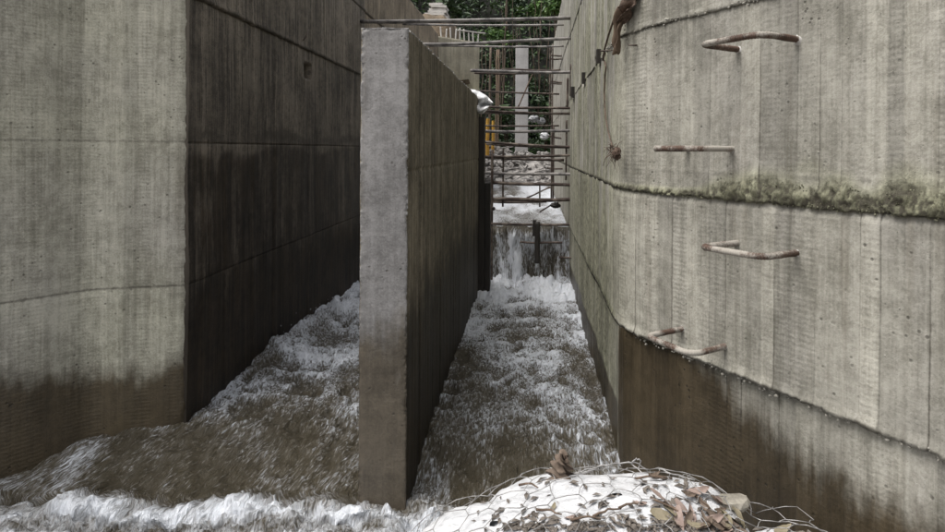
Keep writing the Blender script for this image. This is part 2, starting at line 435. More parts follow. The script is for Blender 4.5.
def right_disp(k):
    def f(U, V, X, Y):
        val, rip, d = boards(U, 100 + k, 0.075, 0.14)
        D = (val - 0.5) * 0.006 - 0.0025 * np.exp(-(d / 0.006) ** 2)
        D += (fbm(U * 1.3, V * 1.1, seed=0, octv=3) - 0.5) * 0.018 + (fbm(U * 14, V * 11, seed=k + 9, octv=4, gain=0.6) - 0.5) * 0.006
        wing = sstep(ru_corner - 0.6, ru_corner + 0.3, U)
        z0, z1 = JR[k], JR[k + 1]
        if k == 0:
            D += -0.022
            D -= 0.012 * sstep(0.05, 0.0, z1 - V) * fbm(U * 12, V * 12, seed=3)
        if k == 1:
            lip = sstep(0.055, 0.0, V - z0) * (fbm(U * 26, V * 30, seed=21, octv=4, gain=0.75))
            D += 0.017 * lip * (0.4 + wing)
            D -= (0.003 + 0.013 * wing) * sstep(0.05, 0.0, z1 - V)
        if k == 2:
            hb = 0.03 + 0.13 * sstep(ru_corner + 0.65, ru_corner + 1.15, U) + 0.02 * noise(U * 5, 0 * U, seed=4)
            lip = sstep(1.0, 0.15, (V - z0) / hb) * wing
            D += lip * (fbm(U * 30, V * 34, seed=31, octv=4, gain=0.8) - 0.34) * 0.062
            # second faint seam
            D += 0.006 * np.exp(-((V - z0 - 0.145) / 0.006) ** 2) * (U > ru_corner + 0.15) * noise(U * 30, V * 0, seed=8)
        if k == 3:
            lip = sstep(0.045, 0.0, V - z0)
            D += 0.020 * lip * (fbm(U * 28, V * 30, seed=41, octv=4, gain=0.8) - 0.3) + 0.006 * wing
        if k == 4: D += 0.006
        # chipped arris at the turn of the lowest lift
        ch = np.exp(-((U - ru_corner) / 0.03) ** 2)
        D -= ch * 0.012 * fbm(V * 14, U * 3, seed=77)
        # small pockets along the upper joint on the channel side
        for (py, w, zc, h) in ((5.75, 0.05, 2.99, 0.05), (7.1, 0.06, 2.99, 0.06), (9.2, 0.08, 2.97, 0.08)):
            D -= 0.05 * (np.abs(Y - py) < w) * (np.abs(V - zc) < h) * (X < 0.64)
        return D
    return f

def right_attr(k):
    def f(U, V, X, Y, D):
        val, rip, d = boards(U, 100 + k, 0.075, 0.14)
        z0, z1 = JR[k], JR[k + 1]
        wing = sstep(ru_corner - 0.25, ru_corner + 0.05, U); chan = 1 - wing
        nn = fbm(U * 2.2, V * 1.4, seed=50 + k, octv=4); n2 = fbm(U * 6, V * 1.0, seed=60 + k, octv=4)
        tone = 0.25 + 0.5 * val + 0.5 * (nn - 0.5)
        moss = (0.12 + 0.88 * sstep(ru_corner + 0.35, ru_corner - 0.8, U)) * 0.46 * sstep(0.25, 0.62, n2 + 0.18 * sstep(2.6, 1.2, V)) * sstep(13, 7, Y)
        dirt_shade = (0.30 + 0.55 * noise(U * 8.3, V * 0.9, seed=170 + k)) * np.exp(-(d / 0.0065) ** 2)
        wet = np.zeros_like(U)
        if k == 0:
            s = U - ru_corner
            lim = 1.25 - 0.50 * sstep(0.30, 1.5, s + 0.5 * (n2 - 0.5))    # wet fan fades away from the corner
            wet_w = sstep(lim + 0.35, lim - 0.55, V) * wing * 1.05
            limc = 0.33 + 0.10 * (nn - 0.5)
            wet_c = sstep(limc + 0.06, limc - 0.06, V) * chan
            wet = np.maximum(wet_w, wet_c)
            dirt_shade = np.maximum(dirt_shade, 0.55 * sstep(0.03, 0.0, z1 - V))
            dirt_shade = np.maximum(dirt_shade, wing * wet_w * 0.22)
        if k == 1:
            moss = np.maximum(moss, 0.75 * chan * sstep(0.14, 0.0, V - z0) * sstep(4.0, 4.6, Y) * sstep(9, 6, Y))
            dirt_shade = np.maximum(dirt_shade, 0.85 * sstep(0.035, 0.0, V - z0) * noise(U * 7, V * 4, seed=5) * 1.3)
            dirt_shade = np.maximum(dirt_shade, 0.6 * sstep(0.022, 0.0, z1 - V))
            wet = 0.36 * sstep(0.16, 0.0, V - z0) * sstep(ru_corner + 0.3, ru_corner, U)
        if k == 2:
            hb = 0.05 + 0.14 * sstep(ru_corner + 0.55, ru_corner + 1.15, U) * (0.5 + noise(U * 7, V * 9, seed=19))
            b = sstep(1.2, 0.2, (V - z0) / hb)
            moss = np.maximum(moss, b * 0.60)
            dirt_shade = np.maximum(dirt_shade, sstep(1.0, 0.1, (V - z0) / hb) * (0.42 + 0.45 * (D < 0.010)))  # low spots of the crust darkened, crevice shade put into the colour
        if k >= 3:
            dirt_shade = np.maximum(dirt_shade, 0.75 * sstep(0.03, 0.0, V - z0) * noise(U * 6, V * 3, seed=6) * 1.3)
        dirt_shade = np.where(D < -0.03, 1.0 if k else dirt_shade, dirt_shade)  # pockets darkened inside: their shade is put into the colour
        return dict(tone=tone, wet=wet, moss=moss, dirt_shade=dirt_shade, ripple=rip * (0.35 + 0.65 * wing))
    return f
for k in range(5):
    wall_lift(rpath if k else rpath0, 1, JR[k], JR[k + 1], 0.0145 if k < 3 else (0.018 if k == 3 else 0.04), 0.5, right_disp(k), right_attr(k), M['right'], rwall,
              rag={1: 0.013, 2: 0.016, 3: 0.012}.get(k, 0.0), rag_seed=40 + k)

def crumbs():
    rn = random.Random(31); mb = MB(); 
    base = []
    for q in range(10):
        bm = bmesh.new(); bmesh.ops.create_icosphere(bm, subdivisions=1, radius=1)
        for v in bm.verts: v.co *= rn.uniform(.65, 1.15)
        base.append(([v.co.copy() for v in bm.verts], [tuple(v.index for v in f.verts) for f in bm.faces])); bm.free()
    def put(s, z, size, out=0.0):
        p = Vector((rc.x, rc.y, 0)) + Vector((WDIR.x, WDIR.y, 0)) * s if s > 0 else Vector((rc.x + .002, rc.y - s, 0))
        if abs(s) < .3: p += Vector((.04, .02, 0)) * (1 - abs(s) / .3)
        p += (Vector((-.857, -.515, 0)) if s > 0 else Vector((-1, 0, 0))) * out; p.z = z
        vs, fs = base[rn.randrange(10)]; rot = Matrix.Rotation(rn.uniform(0, 6.28), 3, (rn.uniform(-1, 1), rn.uniform(-1, 1), 1))
        mb.add(([p + rot @ Vector((v.x * size * 1.3, v.y * size * .8, v.z * size)) for v in vs], fs))
    for i in range(330):                                    # ragged lip above the wet plinth
        s = rn.uniform(-.1, 2.3); put(s, .944 + rn.gauss(-.002, .012) - .02 * (noise(s * 20, 0., seed=41) - .4), rn.uniform(.003, .011) * rn.uniform(.6, 1.2), .004)
    for i in range(1000):                                   # mossy honeycombed joint
        s = rn.uniform(-.3, 2.6); h = .03 + .13 * max(0, min(1, (s - .6) / .55))
        put(s, 1.896 + rn.random() ** 1.6 * h * .75 - .010, rn.uniform(.0025, .0065), .004)
    for i in range(260):
        s = rn.uniform(-1.2, 2.4); put(s, 2.965 + rn.gauss(0, .010), rn.uniform(.003, .009), .004)
    for i in range(260):                                    # droplets of laitance anywhere on the face
        put(rn.uniform(.1, 2.3), rn.uniform(1.0, 3.4), rn.uniform(.002, .0045), .0)
    n = len(mb.v); me = mb.mesh('mortar_crumbs')
    for k in ('tone', 'moss', 'dirt_shade'):
        a = me.attributes.new(k, 'FLOAT', 'POINT')
        zz = np.array([v[2] for v in mb.v]); b = np.exp(-((zz - 1.95) / .10) ** 2)
        a.data.foreach_set('value', ((0.45 + 0 * zz) if k == 'tone' else b * .75 if k == 'moss' else b * .45).astype(np.float32))
    l = me.uv_layers.new(name='UVMap'); vi = np.empty(len(me.loops), dtype=np.int32); me.loops.foreach_get('vertex_index', vi)
    vv = np.array(mb.v); l.data.foreach_set('uv', np.stack([vv[vi, 0] * 1.2 + vv[vi, 1], vv[vi, 2]], 1).astype(np.float32).ravel())
    tag(child('mortar_crumbs', me, M['right'], rwall), kind='stuff')
crumbs()

# ------------------------------------------------------------------ left wall
lc = Vector((-2.665, 4.66))
lpath = path_sample([(-2.76, 9.85), lc], 0.03, 0.0052, 0.016)
lpath2 = path_sample([(-2.80, 17.7), (-2.785, 9.87)], 0.03, 0.006, 0.03)
JL = [-0.5, 1.10, 2.20, 3.35, 4.42, 5.52]
lwall = thing('channel_wall', 'dark water stained concrete wall with vertical board marks and a square pocket', 'wall', (-3, 7, 0))
lwing = thing('wing_wall', 'pale concrete wing wall with a rough chipped arris beside the dark wall', 'wall', (-3.4, 3.5, 0))
lwall2 = thing('channel_wall', 'brown upstream concrete wall butting the dark stained wall beyond the pier', 'wall', (-3, 14, 0))

def left_disp(k, seed):
    def f(U, V, X, Y):
        val, rip, d = boards(U, 200 + (k if k > 2 else 1) + seed, 0.07, 0.14)
        D = (val - 0.5) * 0.008 - 0.004 * np.exp(-(d / 0.012) ** 2)
        D += (fbm(U * 1.2, V * 1.0, seed=seed, octv=3) - 0.5) * 0.03 + (fbm(U * 12, V * 8, seed=19, octv=4, gain=0.6) - 0.5) * 0.008
        z0, z1 = JL[k], JL[k + 1]
        jw = 1.0 if k >= 3 else 0.15
        D += 0.02 * jw * sstep(0.05, 0.0, V - z0) * (fbm(U * 16, V * 20, seed=71 + k, octv=4, gain=0.75) - 0.1) + (0.012 if k >= 3 else 0)
        D -= 0.014 * (1.0 if k == 2 or k == 3 else 0.12) * sstep(0.03, 0.0, z1 - V)
        if seed == 0 and k == 2:
            D -= 0.12 * (np.abs(Y - 7.22) < 0.11) * (np.abs(V - 3.10) < 0.085)     # form tie pocket
        return D
    return f
def left_attr(k, seed):
    def f(U, V, X, Y, D):
        val, rip, d = boards(U, 200 + (k if k > 2 else 1) + seed, 0.07, 0.14)
        z0, z1 = JL[k], JL[k + 1]
        nn = fbm(U * 1.6, V * 1.2, seed=150 + k, octv=4); n2 = fbm(U * 7, V * 0.7, seed=160 + k, octv=4)
        tone = 0.2 + 0.6 * val + 0.8 * (nn - 0.5) + (0.25 if k >= 3 else 0.0)
        dirt_shade = np.maximum(0.5 * np.exp(-(d / 0.006) ** 2), (0.8 if k >= 3 else 0.1) * sstep(0.07, 0.0, V - z0) * (0.4 + n2))
        dirt_shade = np.maximum(dirt_shade, (0.7 if k >= 2 else 0.1) * sstep(0.05, 0.0, z1 - V) * (0.4 + n2))
        dirt_shade = np.maximum(dirt_shade, 0.62 * np.exp(-((V - 2.25 - 0.25 * (nn - 0.5)) / 0.11) ** 2) * (0.5 + nn))
        lim = 2.18 + 0.30 * (fbm(U * 1.7, V * 0, seed=33, octv=3) - 0.5)
        wet = 0.62 * sstep(lim + 0.10, lim - 0.06, V) * (0.55 + 0.9 * n2) + 0.5 * sstep(1.3, 0.3, V)
        wet = np.clip(wet, 0, 1)
        if seed: wet = wet * 0.4
        dirt_shade = np.where(D < -0.06, 1.0, dirt_shade)  # square pocket painted dark inside to stand for its shade
        return dict(tone=tone, wet=wet, dirt_shade=dirt_shade, moss=0.12 * n2, ripple=rip * 0.4)
    return f
for k in range(5):
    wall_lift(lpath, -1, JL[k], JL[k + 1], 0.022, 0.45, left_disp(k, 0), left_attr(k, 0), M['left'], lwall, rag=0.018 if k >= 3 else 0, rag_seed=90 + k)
M['left2'] = mat_concrete('brown_board_marked_concrete', (0.27, 0.222, 0.165), (0.10, 0.08, 0.057), 1.5, con=0.17)
for k in range(5):
    wall_lift(lpath2, -1, JL[k], JL[k + 1] + (0.0 if k < 4 else 0.02), 0.04, 0.45, left_disp(k, 40), left_attr(k, 40), M['left2'], lwall2)

# left wing: pale, flares toward the viewer and out of the photograph
lwpath = path_sample([lc + Vector((-0.012, -0.012)), lc + Vector((-0.62, -0.16)), lc + Vector((-0.62, -0.16)) + Vector((-0.6, -0.8)) * 4.2], 0.06, 0.005, 0.014)
def lw_disp(U, V, X, Y):
    val, rip, d = boards(U, 300, 0.08, 0.14)
    D = (val - 0.5) * 0.006 - 0.003 * np.exp(-(d / 0.01) ** 2) + (fbm(U * 12, V * 10, seed=5, octv=4, gain=0.6) - 0.5) * 0.008
    D -= sstep(0.05, 0.0, U) * 0.03 * fbm(V * 13, U * 5, seed=6, octv=5, gain=0.65)
    for z in JL[1:5]: D -= 0.012 * np.exp(-((V - z) / 0.012) ** 2) * noise(U * 8, V, seed=3)
    return D
def lw_attr(U, V, X, Y, D):
    val, rip, d = boards(U, 300, 0.08, 0.14)
    dirt_shade = 0.35 * np.exp(-(d / 0.006) ** 2)
    for z in JL[1:5]: dirt_shade = np.maximum(dirt_shade, 0.7 * np.exp(-((V - z) / 0.018) ** 2))
    nn = fbm(U * 2, V * 1.3, seed=9)
    return dict(tone=0.62 + 0.4 * val + 0.4 * (nn - 0.5), wet=sstep(0.85, 0.2, V + 0.3 * (nn - 0.5)), moss=0.25 * nn, dirt_shade=dirt_shade, ripple=rip)
wall_lift(lwpath, -1, -0.5, 5.52, 0.03, 0.4, lw_disp, lw_attr, M['leftwing'], lwing, name='concrete_face')

# ------------------------------------------------------------------ dividing pier
pier = thing('dividing_pier', 'free standing grey concrete pier splitting the flowing channel in two', 'pier', (-0.93, 6.2, 0))
PX0, PX1, PY0, PY1, PZ = -1.075, -0.775, 3.75, 8.75, 2.92
def pier_block(name, path, dz, material, front):
    def disp(U, V, X, Y):
        val, rip, d = boards(U, 400 if front else 401, 0.07, 0.13)
        D = (fbm(U * 8, V * 8, seed=3, octv=5, gain=0.6) - 0.5) * 0.008
        if not front: D += (val - 0.5) * 0.008 - 0.004 * np.exp(-(d / 0.012) ** 2) - 0.008 * np.exp(-((V - 2.02) / 0.015) ** 2)
        return D
    def attrs(U, V, X, Y, D):
        val, rip, d = boards(U, 400 if front else 401, 0.07, 0.13)
        nn = fbm(U * 4, V * 2.2, seed=13, octv=4)
        if front:
            lim = 1.10 + 0.10 * (X - PX0) / 0.3 + 0.12 * (nn - 0.5)
            wet = sstep(lim + 0.30, lim - 0.45, V) * 0.85
            tone = 0.5 + 0.5 * (nn - 0.5) + 0.10 * sstep(1.95, 2.2, V)
            dirt_shade = 0.42 * np.exp(-((V - 2.03) / 0.05) ** 2) * noise(U * 9, V * 16, seed=2)
            moss = 0.0
        else:
            n2 = fbm(U * 6, V * 0.8, seed=14)
            wet = np.clip(0.35 * sstep(2.1, 1.6, V + 0.4 * (nn - 0.5)) + 0.6 * sstep(1.5, 0.6, V + 0.3 * (nn - 0.5)), 0, 1) * (0.7 + 0.6 * n2)
            tone = 0.2 + 0.6 * val + 0.6 * (nn - 0.5); dirt_shade = 0.5 * np.exp(-(d / 0.008) ** 2)
            moss = 0.14 * n2 * sstep(0.8, 1.6, V)
        return dict(tone=tone, wet=wet, moss=moss, dirt_shade=dirt_shade, ripple=rip * 0.5)
    return disp, attrs

def pier_mesh():
    """one closed skin: left side, rough front, right side, top"""
    c = [(PX0, PY1), (PX0, PY0), (PX1, PY0), (PX1, PY1)]
    path = path_sample(c, 0.012, 0.0028, 0.0075)
    n = len(path); t = np.gradient(path, axis=0); t /= np.linalg.norm(t, axis=1)[:, None]; nr = np.stack([t[:, 1], -t[:, 0]], 1)
    u = np.concatenate([[0], np.cumsum(np.linalg.norm(np.diff(path, axis=0), axis=1))])
    v = np.concatenate([np.arange(-0.5, PZ - 0.02, 0.008), [PZ - 0.012, PZ - 0.004, PZ]]); nv = len(v)
    U, V = np.meshgrid(u, v, indexing='ij')
    X = np.repeat(path[:, :1], nv, 1); Y = np.repeat(path[:, 1:], nv, 1)
    fr = (Y < PY0 + 0.02)
    df, af = pier_block('', path, 0, None, True); ds, as_ = pier_block('', path, 0, None, False)
    D = np.where(fr, df(U, V, X, Y), ds(U, V, X, Y))
    # chipped arrises (front corners and the top edge)
    ang = np.minimum(np.hypot(X - PX0, Y - PY0), np.hypot(X - PX1, Y - PY0))
    chip = np.clip(fbm(V * 34, U * 20, seed=61, octv=4, gain=0.75) - 0.42, 0, 1) + 1.5 * np.clip(noise(V * 6, U, seed=64) - 0.80, 0, 1)
    chip = chip * (0.25 + 1.3 * sstep(0.40, 0.75, fbm(V * 2.7, U * 3, seed=65, octv=3)))
    D -= sstep(0.022, 0.0, ang) * chip * 0.055
    D -= sstep(PZ - 0.03, PZ, V) * np.clip(fbm(U * 30, V * 12, seed=62, octv=4, gain=0.75) - 0.42, 0, 1) * 0.05
    Z = V - sstep(PZ - 0.03, PZ, V) * np.clip(fbm(U * 26, V, seed=63, octv=4, gain=0.7) - 0.40, 0, 1) * 0.05
    front = np.stack([X + nr[:, :1] * D, Y + nr[:, 1:] * D, Z], 2).reshape(-1, 3)
    A = {}
    a1 = af(U, V, X, Y, D); a2 = as_(U, V, X, Y, D)
    for key in ('tone', 'wet', 'moss', 'dirt_shade', 'ripple'):
        A[key] = np.where(fr, np.broadcast_to(a1[key], U.shape), np.broadcast_to(a2[key], U.shape)).ravel()
    F = grid_faces(n, nv)
    uv = np.stack([U.ravel(), V.ravel()], 1)
    me = make_mesh('pier', front, F, A, uv)
    bm = bmesh.new(); bm.from_mesh(me); bm.verts.ensure_lookup_table()
    for i in range(n // 2):                                     # top: strips across
        a, b = i, n - 1 - i
        ring = [a, b, b - 1, a + 1]
        ids = sorted(set(ring), key=ring.index)
        if len(ids) > 2: bm.faces.new([bm.verts[q * nv + nv - 1] for q in ids])
    bm.faces.new([bm.verts[j] for j in range(nv)] + [bm.verts[(n - 1) * nv + j] for j in range(nv - 1, -1, -1)])
    bmesh.ops.recalc_face_normals(bm, faces=bm.faces); bm.to_mesh(me); bm.free()
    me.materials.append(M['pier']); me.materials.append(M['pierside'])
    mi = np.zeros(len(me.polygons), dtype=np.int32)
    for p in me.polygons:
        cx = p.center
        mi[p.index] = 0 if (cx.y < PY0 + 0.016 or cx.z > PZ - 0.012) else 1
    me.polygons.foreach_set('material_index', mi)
    return me
child('concrete_body', pier_mesh(), None, pier)
# dark boxes put in as the deep shade behind the pier
gap_shade = thing('shade_block', 'dark upright boxes put in as the deep shade past the far end of the pier', 'post', (-0.75, 9.05, 0))
for i, (x0, x1, y0, y1, zt) in enumerate(((-0.86, -0.70, 8.80, 9.0, 2.64), (-0.695, -0.615, 8.93, 9.1, 1.66))):
    mb = MB().box(((x0 + x1) / 2, (y0 + y1) / 2, (zt - 0.5) / 2), ((x1 - x0) / 2, (y1 - y0) / 2, (zt + 0.5) / 2))
    child('timber', mb.mesh('timber', False), M['darkwood_shade'], gap_shade)  # no real posts: shade of the gap built as dark boxes

# ------------------------------------------------------------------ water
def water_lower():
    xs = np.concatenate([np.arange(-8, -2.9, 0.05), np.arange(-2.9, 0.75, 0.0125), np.arange(0.75, 3.0, 0.05)])
    ys = [1.0]
    while ys[-1] < 10.35: ys.append(ys[-1] + (0.0042 * ys[-1] if ys[-1] > 2.9 else 0.05))
    ys = np.array(ys)
    X, Y = np.meshgrid(xs, ys, indexing='ij')
    left = sstep(-0.9, -1.1, X); right = 1 - left
    flow = X
    # fast smooth tongue runs down to a jump just in front of the pier
    jy = 3.84 + 0.16 * (fbm(X * 2.2, X * 0, seed=1, octv=3) - 0.5) * 2 - 0.30 * sstep(-0.7, 0.1, X)
    up = sstep(jy - 0.02, jy + 0.9, Y)
    base = 0.03 * up - 0.10 * sstep(jy + 0.9, jy + 0.05, Y)
    warp = (fbm(X * 1.7, Y * 1.3, seed=2, octv=3) - 0.5)
    ridg = lambda a: 1 - np.abs(2 * a - 1)
    chop = ridg(fbm(X * 5.5 + warp * 2, Y * 3.6, seed=3, octv=4, gain=0.55)) - 0.72
    chop2 = fbm(X * 15 + warp * 3, Y * 10, seed=4, octv=3, gain=0.6) - 0.5
    fan = fbm(X * 8 + 1.2 * (Y - 4), Y * 1.5, seed=5, octv=4) - 0.5              # streaks along the flow
    tong = sstep(jy + 1.1, jy + 0.3, Y) * sstep(jy - 0.05, jy + 0.1, Y)
    far = sstep(6.8, 9.6, Y)
    Z = base + chop * (0.11 + 0.05 * far) * (1 - 0.65 * tong) + chop2 * (0.045 + 0.03 * far) * (1 - 0.5 * tong) + fan * 0.055 * (0.35 + tong)
    Z += (fbm(X * 1.3, Y * 5.0, seed=17, octv=4) - 0.5) * 0.13 * sstep(4.6, 6.5, Y)
    # boil at the foot of the fall
    boil = fbm(X * 4.2, Y * 3.4, seed=6, octv=5, gain=0.6)
    Z += far * (boil - 0.42) * 0.22 + far * (fbm(X * 13, Y * 9, seed=16, octv=4, gain=0.65) - 0.5) * 0.12
    # standing wave hugging the left wall
    lx = -2.70 + 0.20
    crest = np.exp(-((X - lx - 0.28 * (Y - 7.1) * 0.3) / 0.24) ** 2) * sstep(5.2, 6.6, Y) * sstep(9.6, 7.6, Y) * left
    Z += crest * (0.10 + 0.26 * (fbm(X * 6, Y * 5, seed=7, octv=4, gain=0.6) - 0.3))
    # jump: tumbling white roller
    r = Y - jy
    roll = np.exp(-((r + 0.12) / 0.17) ** 2); after = sstep(0.02, -0.12, r)
    ln = fbm(X * 4.5, Y * 5.0, seed=8, octv=5, gain=0.55)
    amp = 0.62 + 0.5 * sstep(-1.6, -2.6, X) * 0 - 0.25 * sstep(-0.4, 0.3, X)
    Z += roll * (0.02 + 0.22 * np.clip(ln - 0.36, 0, 1) * 1.6 + 0.05 * (fbm(X * 16, Y * 16, seed=18, octv=4, gain=0.65) - 0.5)) * amp
    Z += after * (fbm(X * 7, Y * 8, seed=9, octv=5, gain=0.62) - 0.5) * 0.14
    patch = fbm(X * 1.5, Y * 1.0, seed=12, octv=4)
    strk = fbm(X * 4.5 + 1.0 * (Y - 4), Y * 1.5, seed=13, octv=4)
    Lr = 0.23 + 0.20 * sstep(4.0, 5.6, Y) + 0.14 * sstep(5.6, 8.0, Y) + 0.17 * sstep(7.0, 9.0, Y)
    Ll = 0.27 + 0.14 * sstep(4.4, 6.5, Y) + 0.10 * sstep(6.5, 9.0, Y) + 0.06 * sstep(-2.2, -1.3, X)
    foam_glint = left * Ll + right * Lr + 0.8 * (patch - 0.5) + 0.7 * (strk - 0.5) + 0.8 * chop * (1 - 0.6 * tong)
    wav = fbm(X * 1.3, Y * 5.0, seed=17, octv=4)
    foam_glint = foam_glint + 0.75 * (wav - 0.5) * sstep(4.8, 6.5, Y)
    foam_glint = foam_glint + far * right * 0.5 * (boil - 0.45)
    foam_glint -= 0.16 * np.exp(-((X + 0.75) / 0.22) ** 2) * sstep(8.5, 6.5, Y) + 0.12 * sstep(-2.35, -2.7, X) * sstep(6.5, 5, Y)
    foam_glint = np.maximum(foam_glint, crest * (0.42 + 0.7 * (fbm(X * 6, Y * 5, seed=7, octv=4, gain=0.6) - 0.3)))
    turb = fbm(X * 3.1, Y * 3.6, seed=14, octv=5, gain=0.6)
    foam_glint = np.maximum(foam_glint, roll * (0.34 + 1.8 * (ln - 0.46) + 0.12 * sstep(-1.5, -2.3, X)))
    foam_glint = np.where(r < -0.05, np.maximum(roll * (0.34 + 1.8 * (ln - 0.46) + 0.12 * sstep(-1.5, -2.3, X)), after * np.clip(0.44 + 2.0 * (turb - 0.47) + 0.16 * sstep(-1.2, -2.2, X), 0.08, 0.72)), foam_glint)
    foam_glint = np.maximum(foam_glint, 0.5 * np.exp(-((Y - 3.70) / 0.05) ** 2) * np.exp(-((X + 0.92) / 0.2) ** 2))
    # spread sideways a little so crests are not a pure height field
    soft = np.clip(1.2 * roll + after + 0.22 * far * right + 0.5 * crest, 0, 1)
    X2 = X + (fbm(X * 9, Y * 9, seed=15) - 0.5) * 0.03 * (roll + far); Y2 = Y - roll * np.clip(ln - 0.36, 0, 1) * 0.25
    fanx = X - 0.18 * (Y - 4.8) * tong * left
    stretch = 0.42 + 0.58 * sstep(4.0, 6.2, ys) + 0.5 * sstep(3.75, 3.5, ys)
    vv = np.concatenate([[0], np.cumsum(np.diff(ys) * stretch[1:])])
    uvw = np.stack([fanx, np.repeat(vv[None, :], len(xs), 0)], 2).reshape(-1, 2)
    V = np.stack([X2, Y2, Z], 2).reshape(-1, 3)
    return make_mesh('water', V, grid_faces(len(xs), len(ys)), dict(foam_glint=np.clip(foam_glint, 0, 1), soft=soft), uv=uvw)
w = link('river_water', water_lower(), M['water']); tag(w, 'muddy white water rushing past the pier into a foaming roller', 'water', kind='structure')

mbd = MB(); rd_ = random.Random(12)
cl_ = [rd_.uniform(-2.75, -0.2) for _ in range(9)]
for i in range(420):
    if i < 300: continue
    if i < 300: x = rd_.choice(cl_) + rd_.gauss(0, .09); jy_ = 3.72; y = jy_ + rd_.gauss(0, .07); z = .05 + abs(rd_.gauss(0, .045))
    elif i < 360: x = rd_.uniform(-.6, .55); y = 9.75 + rd_.gauss(0, .12); z = .05 + abs(rd_.gauss(0, .13))
    else: x = -2.5 + rd_.gauss(0, .12); y = rd_.uniform(6.4, 7.8); z = .12 + abs(rd_.gauss(0, .09))
    if -1.09 < x < -.76 and y > 3.72: continue
    s_ = rd_.uniform(.0012, .0036) * (1.8 if i >= 300 else 1); t_ = rd_.uniform(.8, 2.2)
    mbd.add(([(x, y, z + s_ * t_), (x + s_, y, z), (x, y + s_, z), (x - s_, y, z), (x, y - s_, z), (x, y, z - s_)],
             [(0, 1, 2), (0, 2, 3), (0, 3, 4), (0, 4, 1), (5, 2, 1), (5, 3, 2), (5, 4, 3), (5, 1, 4)]))
o = link('spray', mbd.mesh('spray'), M['plastic']); tag(o, 'droplets thrown up by the foaming water', 'spray', kind='stuff')

def water_upper():
    xs = np.arange(-2.95, 0.80, 0.02)
    prof = []; ylip = 10.02
    y = 27.0
    while y > ylip + 0.15: prof.append((y, 0.86, 0)); y -= max(0.02, 0.006 * y)
    for i in range(14):
        a = i / 13 * math.pi / 2; prof.append((ylip + 0.15 - math.sin(a) * 0.15, 0.86 - 0.20 * (1 - math.cos(a)), 0.3 + 0.2 * i / 13))
    for i in range(1, 46): prof.append((ylip - 0.003 * i - 0.00006 * i * i, 0.66 - 0.80 * i / 45, 0.5 + 0.5 * i / 45))
    pr = np.array(prof); s = np.concatenate([[0], np.cumsum(np.hypot(np.diff(pr[:, 0]), np.diff(pr[:, 1])))])
    X, S = np.meshgrid(xs, s, indexing='ij'); Y = np.repeat(pr[None, :, 0], len(xs), 0); Z = np.repeat(pr[None, :, 1], len(xs), 0).copy(); T = np.repeat(pr[None, :, 2], len(xs), 0)
    pool = (T == 0); fall = sstep(0.3, 0.5, T)
    st = fbm(X * 9, S * 1.3, seed=21, octv=4, gain=0.6); lump = fbm(X * 3, S * 0.5, seed=22, octv=3)
    Y = Y - fall * ((st - 0.5) * 0.22 + (lump - 0.4) * 0.34)
    Z = Z + sstep(0.25, 0.32, T) * sstep(0.6, 0.4, T) * (fbm(X * 5, S * 3, seed=27, octv=4, gain=0.6) - 0.45) * 0.22
    wv = fbm(X * 3, Y * 1.2, seed=23, octv=4, gain=0.6)
    Z = Z + pool * ((wv - 0.5) * 0.20 + (fbm(X * 9, Y * 4, seed=24) - 0.5) * 0.08) * sstep(10.1, 11.5, Y)
    foam_glint = np.where(pool, 0.62 + 1.5 * (fbm(X * 1.3, Y * 0.55, seed=25, octv=4) - 0.42), 0)
    foam_glint = np.where(pool & (Y < 12.2), foam_glint * 0.75, foam_glint)
    ds_ = np.concatenate([[0], np.diff(s)]) * np.where(pr[:, 2] == 0, 0.9, 0.30); uvw = np.stack([X, np.repeat(np.cumsum(ds_)[None, :], len(xs), 0) + 40], 2).reshape(-1, 2)
    jet = np.exp(-((X + 0.32) / 0.15) ** 2) * 0.5 + np.exp(-((X - 0.30) / 0.26) ** 2) * 0.34
    foam_glint = foam_glint + fall * np.clip(0.44 + 1.4 * (st - 0.50) + 0.5 * (lump - 0.5) + jet * (0.25 + st * 0.6) + 0.22 * sstep(0.75, 1.0, T), 0, 1)
    V = np.stack([X, Y, Z], 2).reshape(-1, 3)
    return make_mesh('water_upper', V, grid_faces(len(xs), len(s)), dict(foam_glint=np.clip(foam_glint, 0, 1), soft=np.where(pool, 0.55, 0.1)), uv=uvw)
w2 = link('upstream_water', water_upper(), M['fall']); tag(w2, 'foaming upstream pool spilling over a brown weir into the channel', 'water', kind='structure')
# weir sill behind the sheet of water
ws = link('weir_sill', MB().box((-1.1, 11.6, 0.02), (1.75, 1.28, 0.6)).mesh('weir_sill', False), M['earth'])
tag(ws, 'low concrete weir sill under the spilling water', 'weir')

